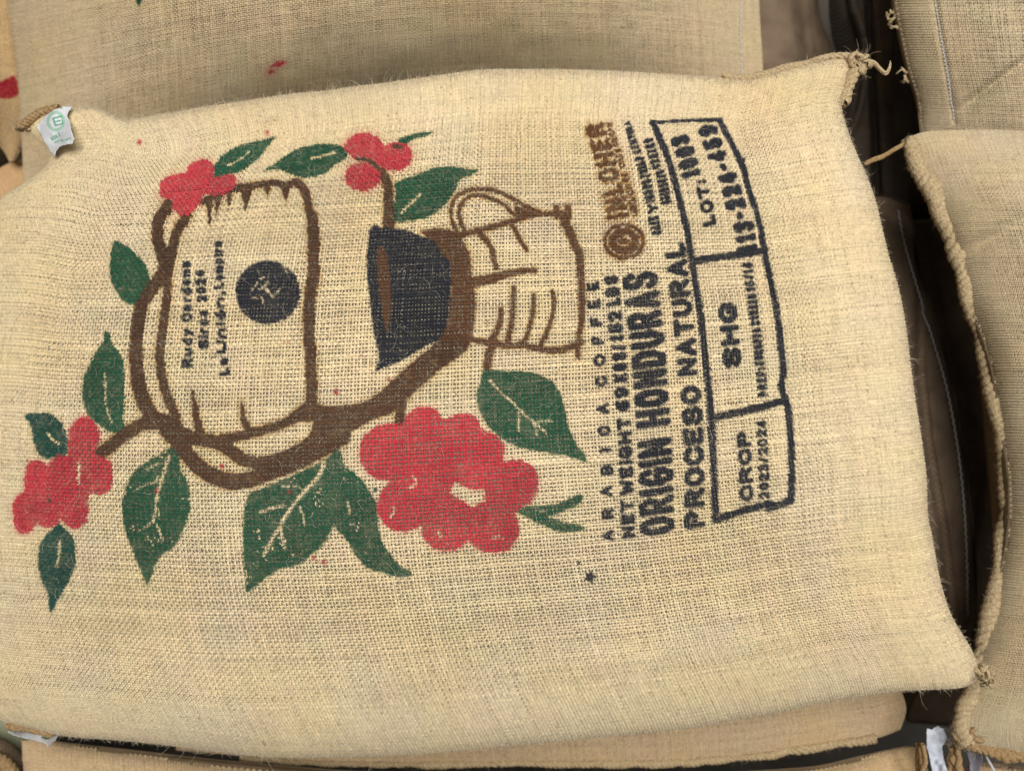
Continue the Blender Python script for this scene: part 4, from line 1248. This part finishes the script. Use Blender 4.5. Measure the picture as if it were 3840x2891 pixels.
s9 = Sack([(2098, 1648), (2150, 1652), (2212, 1660), (2500, 1680), (2900, 1690)], [(2900, 1690), (2920, 2100), (2900, 2500)], [(2080, 2500), (2500, 2530), (2900, 2500)],
          [(2098, 1648), (2090, 1700), (2080, 2100), (2080, 2500)], -0.075, 0.08, seed=91, depth=.2, under=(2, 1))
t9 = thing('coffee_sack', 'burlap sack corner at the very bottom right with a grey plastic flap', 'sack', tuple(lift(np.array([2500, 2080]) / FS, -.13)), GROUP)
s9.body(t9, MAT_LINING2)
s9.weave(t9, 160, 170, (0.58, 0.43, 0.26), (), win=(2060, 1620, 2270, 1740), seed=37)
fl = fr('TR', [(1440, 1420), (1560, 1430), (1650, 1470), (1640, 1560), (1590, 1700), (1480, 1760), (1480, 1560)])
o = paper('liner_flap', fl, lambda X, Y: -.062 + .004 * np.sin(X * .06), t9, (), 60, base=(.24, .24, .30))
st9 = smooth_open(lift(fr('TR', [(1685, 1465), (1720, 1530), (1760, 1600), (1800, 1690)]), -.045), 4)
v, f = tube(st9, .0013, 5)
mesh_obj('white_thread', v, f, MAT_STITCH, t9)

# green plastic lined sack and a brown corded one at the lower left corner
s10 = Sack([(-500, 1480), (-200, 1470), (70, 1480)], [(70, 1480), (100, 1700), (80, 2300)], [(-500, 2300), (-200, 2330), (80, 2300)], [(-500, 1480), (-520, 1900), (-500, 2300)], -0.19, 0.06, seed=95, depth=.05)
t10 = thing('plastic_sack', 'dull green plastic sack showing at the lower left corner', 'sack', tuple(lift(np.array([-200, 1900]) / FS, -.24)))
s10.body(t10, MAT_PLASTIC, 'plastic_film')
s11 = Sack([(-500, 1560), (-250, 1570), (-60, 1600), (0, 1642), (24, 1668)], [(24, 1668), (40, 1800), (30, 2300)], [(-500, 2300), (-200, 2310), (30, 2300)], [(-500, 1560), (-510, 1900), (-500, 2300)], -0.10, 0.03, seed=97, depth=.04)
t11 = thing('coffee_sack', 'brown corded edge of a burlap sack in the lower left corner over green plastic', 'sack', tuple(lift(np.array([-240, 1950]) / FS, -.14)), GROUP)
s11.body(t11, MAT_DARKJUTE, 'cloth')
rope('seam_cord', seam_path(s11, [(-140, 1580), (-60, 1600), (-20, 1626), (0, 1642), (24, 1668), (40, 1720)], .003), .006, t11, MAT_CORD2, seed=31)


# ------------------------------------------------------------------ lower layer seen down the gaps
def weave_shader(name, c0, c1, nu, nv):
    m, nt, b = new_mat(name)
    uvn = nt.nodes.new('ShaderNodeUVMap')
    mp = nt.nodes.new('ShaderNodeMapping')
    mp.inputs['Scale'].default_value = (nu * math.pi, nv * math.pi, 1)
    nt.links.new(uvn.outputs['UV'], mp.inputs['Vector'])
    sx = nt.nodes.new('ShaderNodeSeparateXYZ')
    nt.links.new(mp.outputs['Vector'], sx.inputs[0])
    s1, s2_, mulN = nt.nodes.new('ShaderNodeMath'), nt.nodes.new('ShaderNodeMath'), nt.nodes.new('ShaderNodeMath')
    s1.operation = s2_.operation = 'SINE'
    mulN.operation = 'MULTIPLY'
    nt.links.new(sx.outputs[0], s1.inputs[0]), nt.links.new(sx.outputs[1], s2_.inputs[0])
    nt.links.new(s1.outputs[0], mulN.inputs[0]), nt.links.new(s2_.outputs[0], mulN.inputs[1])
    no = nt.nodes.new('ShaderNodeTexNoise')
    no.inputs['Scale'].default_value = 45
    no.inputs['Detail'].default_value = 6
    tc = nt.nodes.new('ShaderNodeTexCoord')
    nt.links.new(tc.outputs['Object'], no.inputs['Vector'])
    rp = nt.nodes.new('ShaderNodeValToRGB')
    rp.color_ramp.elements[0].color, rp.color_ramp.elements[1].color = (*c0, 1), (*c1, 1)
    rp.color_ramp.elements[0].position, rp.color_ramp.elements[1].position = .3, .7
    nt.links.new(no.outputs['Fac'], rp.inputs['Fac'])
    nt.links.new(rp.outputs['Color'], b.inputs['Base Color'])
    bp = nt.nodes.new('ShaderNodeBump')
    bp.inputs['Strength'].default_value, bp.inputs['Distance'].default_value = .6, .001
    nt.links.new(mulN.outputs[0], bp.inputs['Height'])
    nt.links.new(bp.outputs['Normal'], b.inputs['Normal'])
    b.inputs['Roughness'].default_value = .95
    return m


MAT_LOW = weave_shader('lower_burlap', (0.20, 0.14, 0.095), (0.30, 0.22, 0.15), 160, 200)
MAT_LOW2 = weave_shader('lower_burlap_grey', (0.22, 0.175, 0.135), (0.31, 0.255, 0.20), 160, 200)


def fold(cx, slope, w, d):
    return lambda x, y, g: d * np.exp(-((x - (cx + slope * y)) / w) ** 2)


s12 = Sack([(1480, -420), (1620, -430), (1790, -410)], [(1790, -410), (1765, -100), (1775, 40), (1800, 110), (1790, 200), (1740, 330)], [(1480, 340), (1600, 350), (1740, 330)],
           [(1480, -420), (1470, 0), (1480, 340)], -0.30, 0.06, seed=101, depth=.08,
           zt=lambda x, y, g: -.02 * np.exp(-((x - (1735 + .12 * y)) / 16) ** 2) + .01 * np.exp(-((y - 150) / 20) ** 2))
t12 = thing('coffee_sack', 'wrinkled brown sack end deep in the upper gap between two sacks', 'sack', tuple(lift(np.array([1630, -30]) / FS, -.35)), GROUP)
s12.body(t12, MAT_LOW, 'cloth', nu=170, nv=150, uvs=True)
s13 = Sack([(1835, -300), (1890, -310), (2050, -300)], [(2050, -300), (2060, 100), (2050, 470)], [(1800, 450), (1900, 480), (2050, 470)],
           [(1835, -300), (1830, -20), (1862, 110), (1850, 240), (1815, 340), (1800, 450)], -0.33, 0.06, seed=103, depth=.08,
           zt=lambda x, y, g: -.03 * np.exp(-((x - (1880 + .05 * y)) / 9) ** 2) - .05 * np.clip((x - 1930) / 40, 0, 1))
t13 = thing('coffee_sack', 'dark upright sack side with long vertical folds behind the frayed corner', 'sack', tuple(lift(np.array([1940, 90]) / FS, -.42)), GROUP)
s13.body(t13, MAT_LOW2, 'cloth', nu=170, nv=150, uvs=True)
s14 = Sack([(1700, 470), (1820, 440), (1900, 420), (1965, 440)], [(1965, 440), (1995, 600), (2045, 760), (2080, 950), (2105, 1150), (2110, 1330), (2080, 1480)],
           [(1700, 1500), (1900, 1500), (2080, 1480)], [(1700, 470), (1680, 950), (1700, 1500)], -0.185, 0.045, seed=107, depth=.08,
           zt=lambda x, y, g: -.010 * np.exp(-((x - np.interp(y, [450, 620, 800, 950, 1150, 1330], [1985, 1990, 1990, 2005, 2040, 2060])) / 9) ** 2) + .003 * np.sin(y * .03))
t14 = thing('coffee_sack', 'brown lower sack with a pale stitch line in the gap right of the printed sack', 'sack', tuple(lift(np.array([1890, 960]) / FS, -.27)), GROUP)
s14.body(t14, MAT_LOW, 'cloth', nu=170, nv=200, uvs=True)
stitches('hem_stitching', s14, [(1938, 455), (1950, 520), (1975, 610), (2008, 720), (2040, 830), (2060, 930), (2076, 1050), (2085, 1180), (2088, 1330)], t14, 60, .0008, .002, .95)
s15 = Sack([(1960, 300), (2100, 300), (2300, 300)], [(2300, 300), (2320, 900), (2300, 1560)], [(1960, 1560), (2100, 1570), (2300, 1560)], [(1960, 300), (2030, 700), (2100, 1000), (2060, 1300), (1960, 1560)], -0.44, 0.05, seed=109, depth=.08)
t15 = thing('coffee_sack', 'nearly black sack under the corded seam on the right, barely lit', 'sack', tuple(lift(np.array([2150, 930]) / FS, -.43)), GROUP)
s15.body(t15, MAT_LOW, 'cloth', uvs=True)
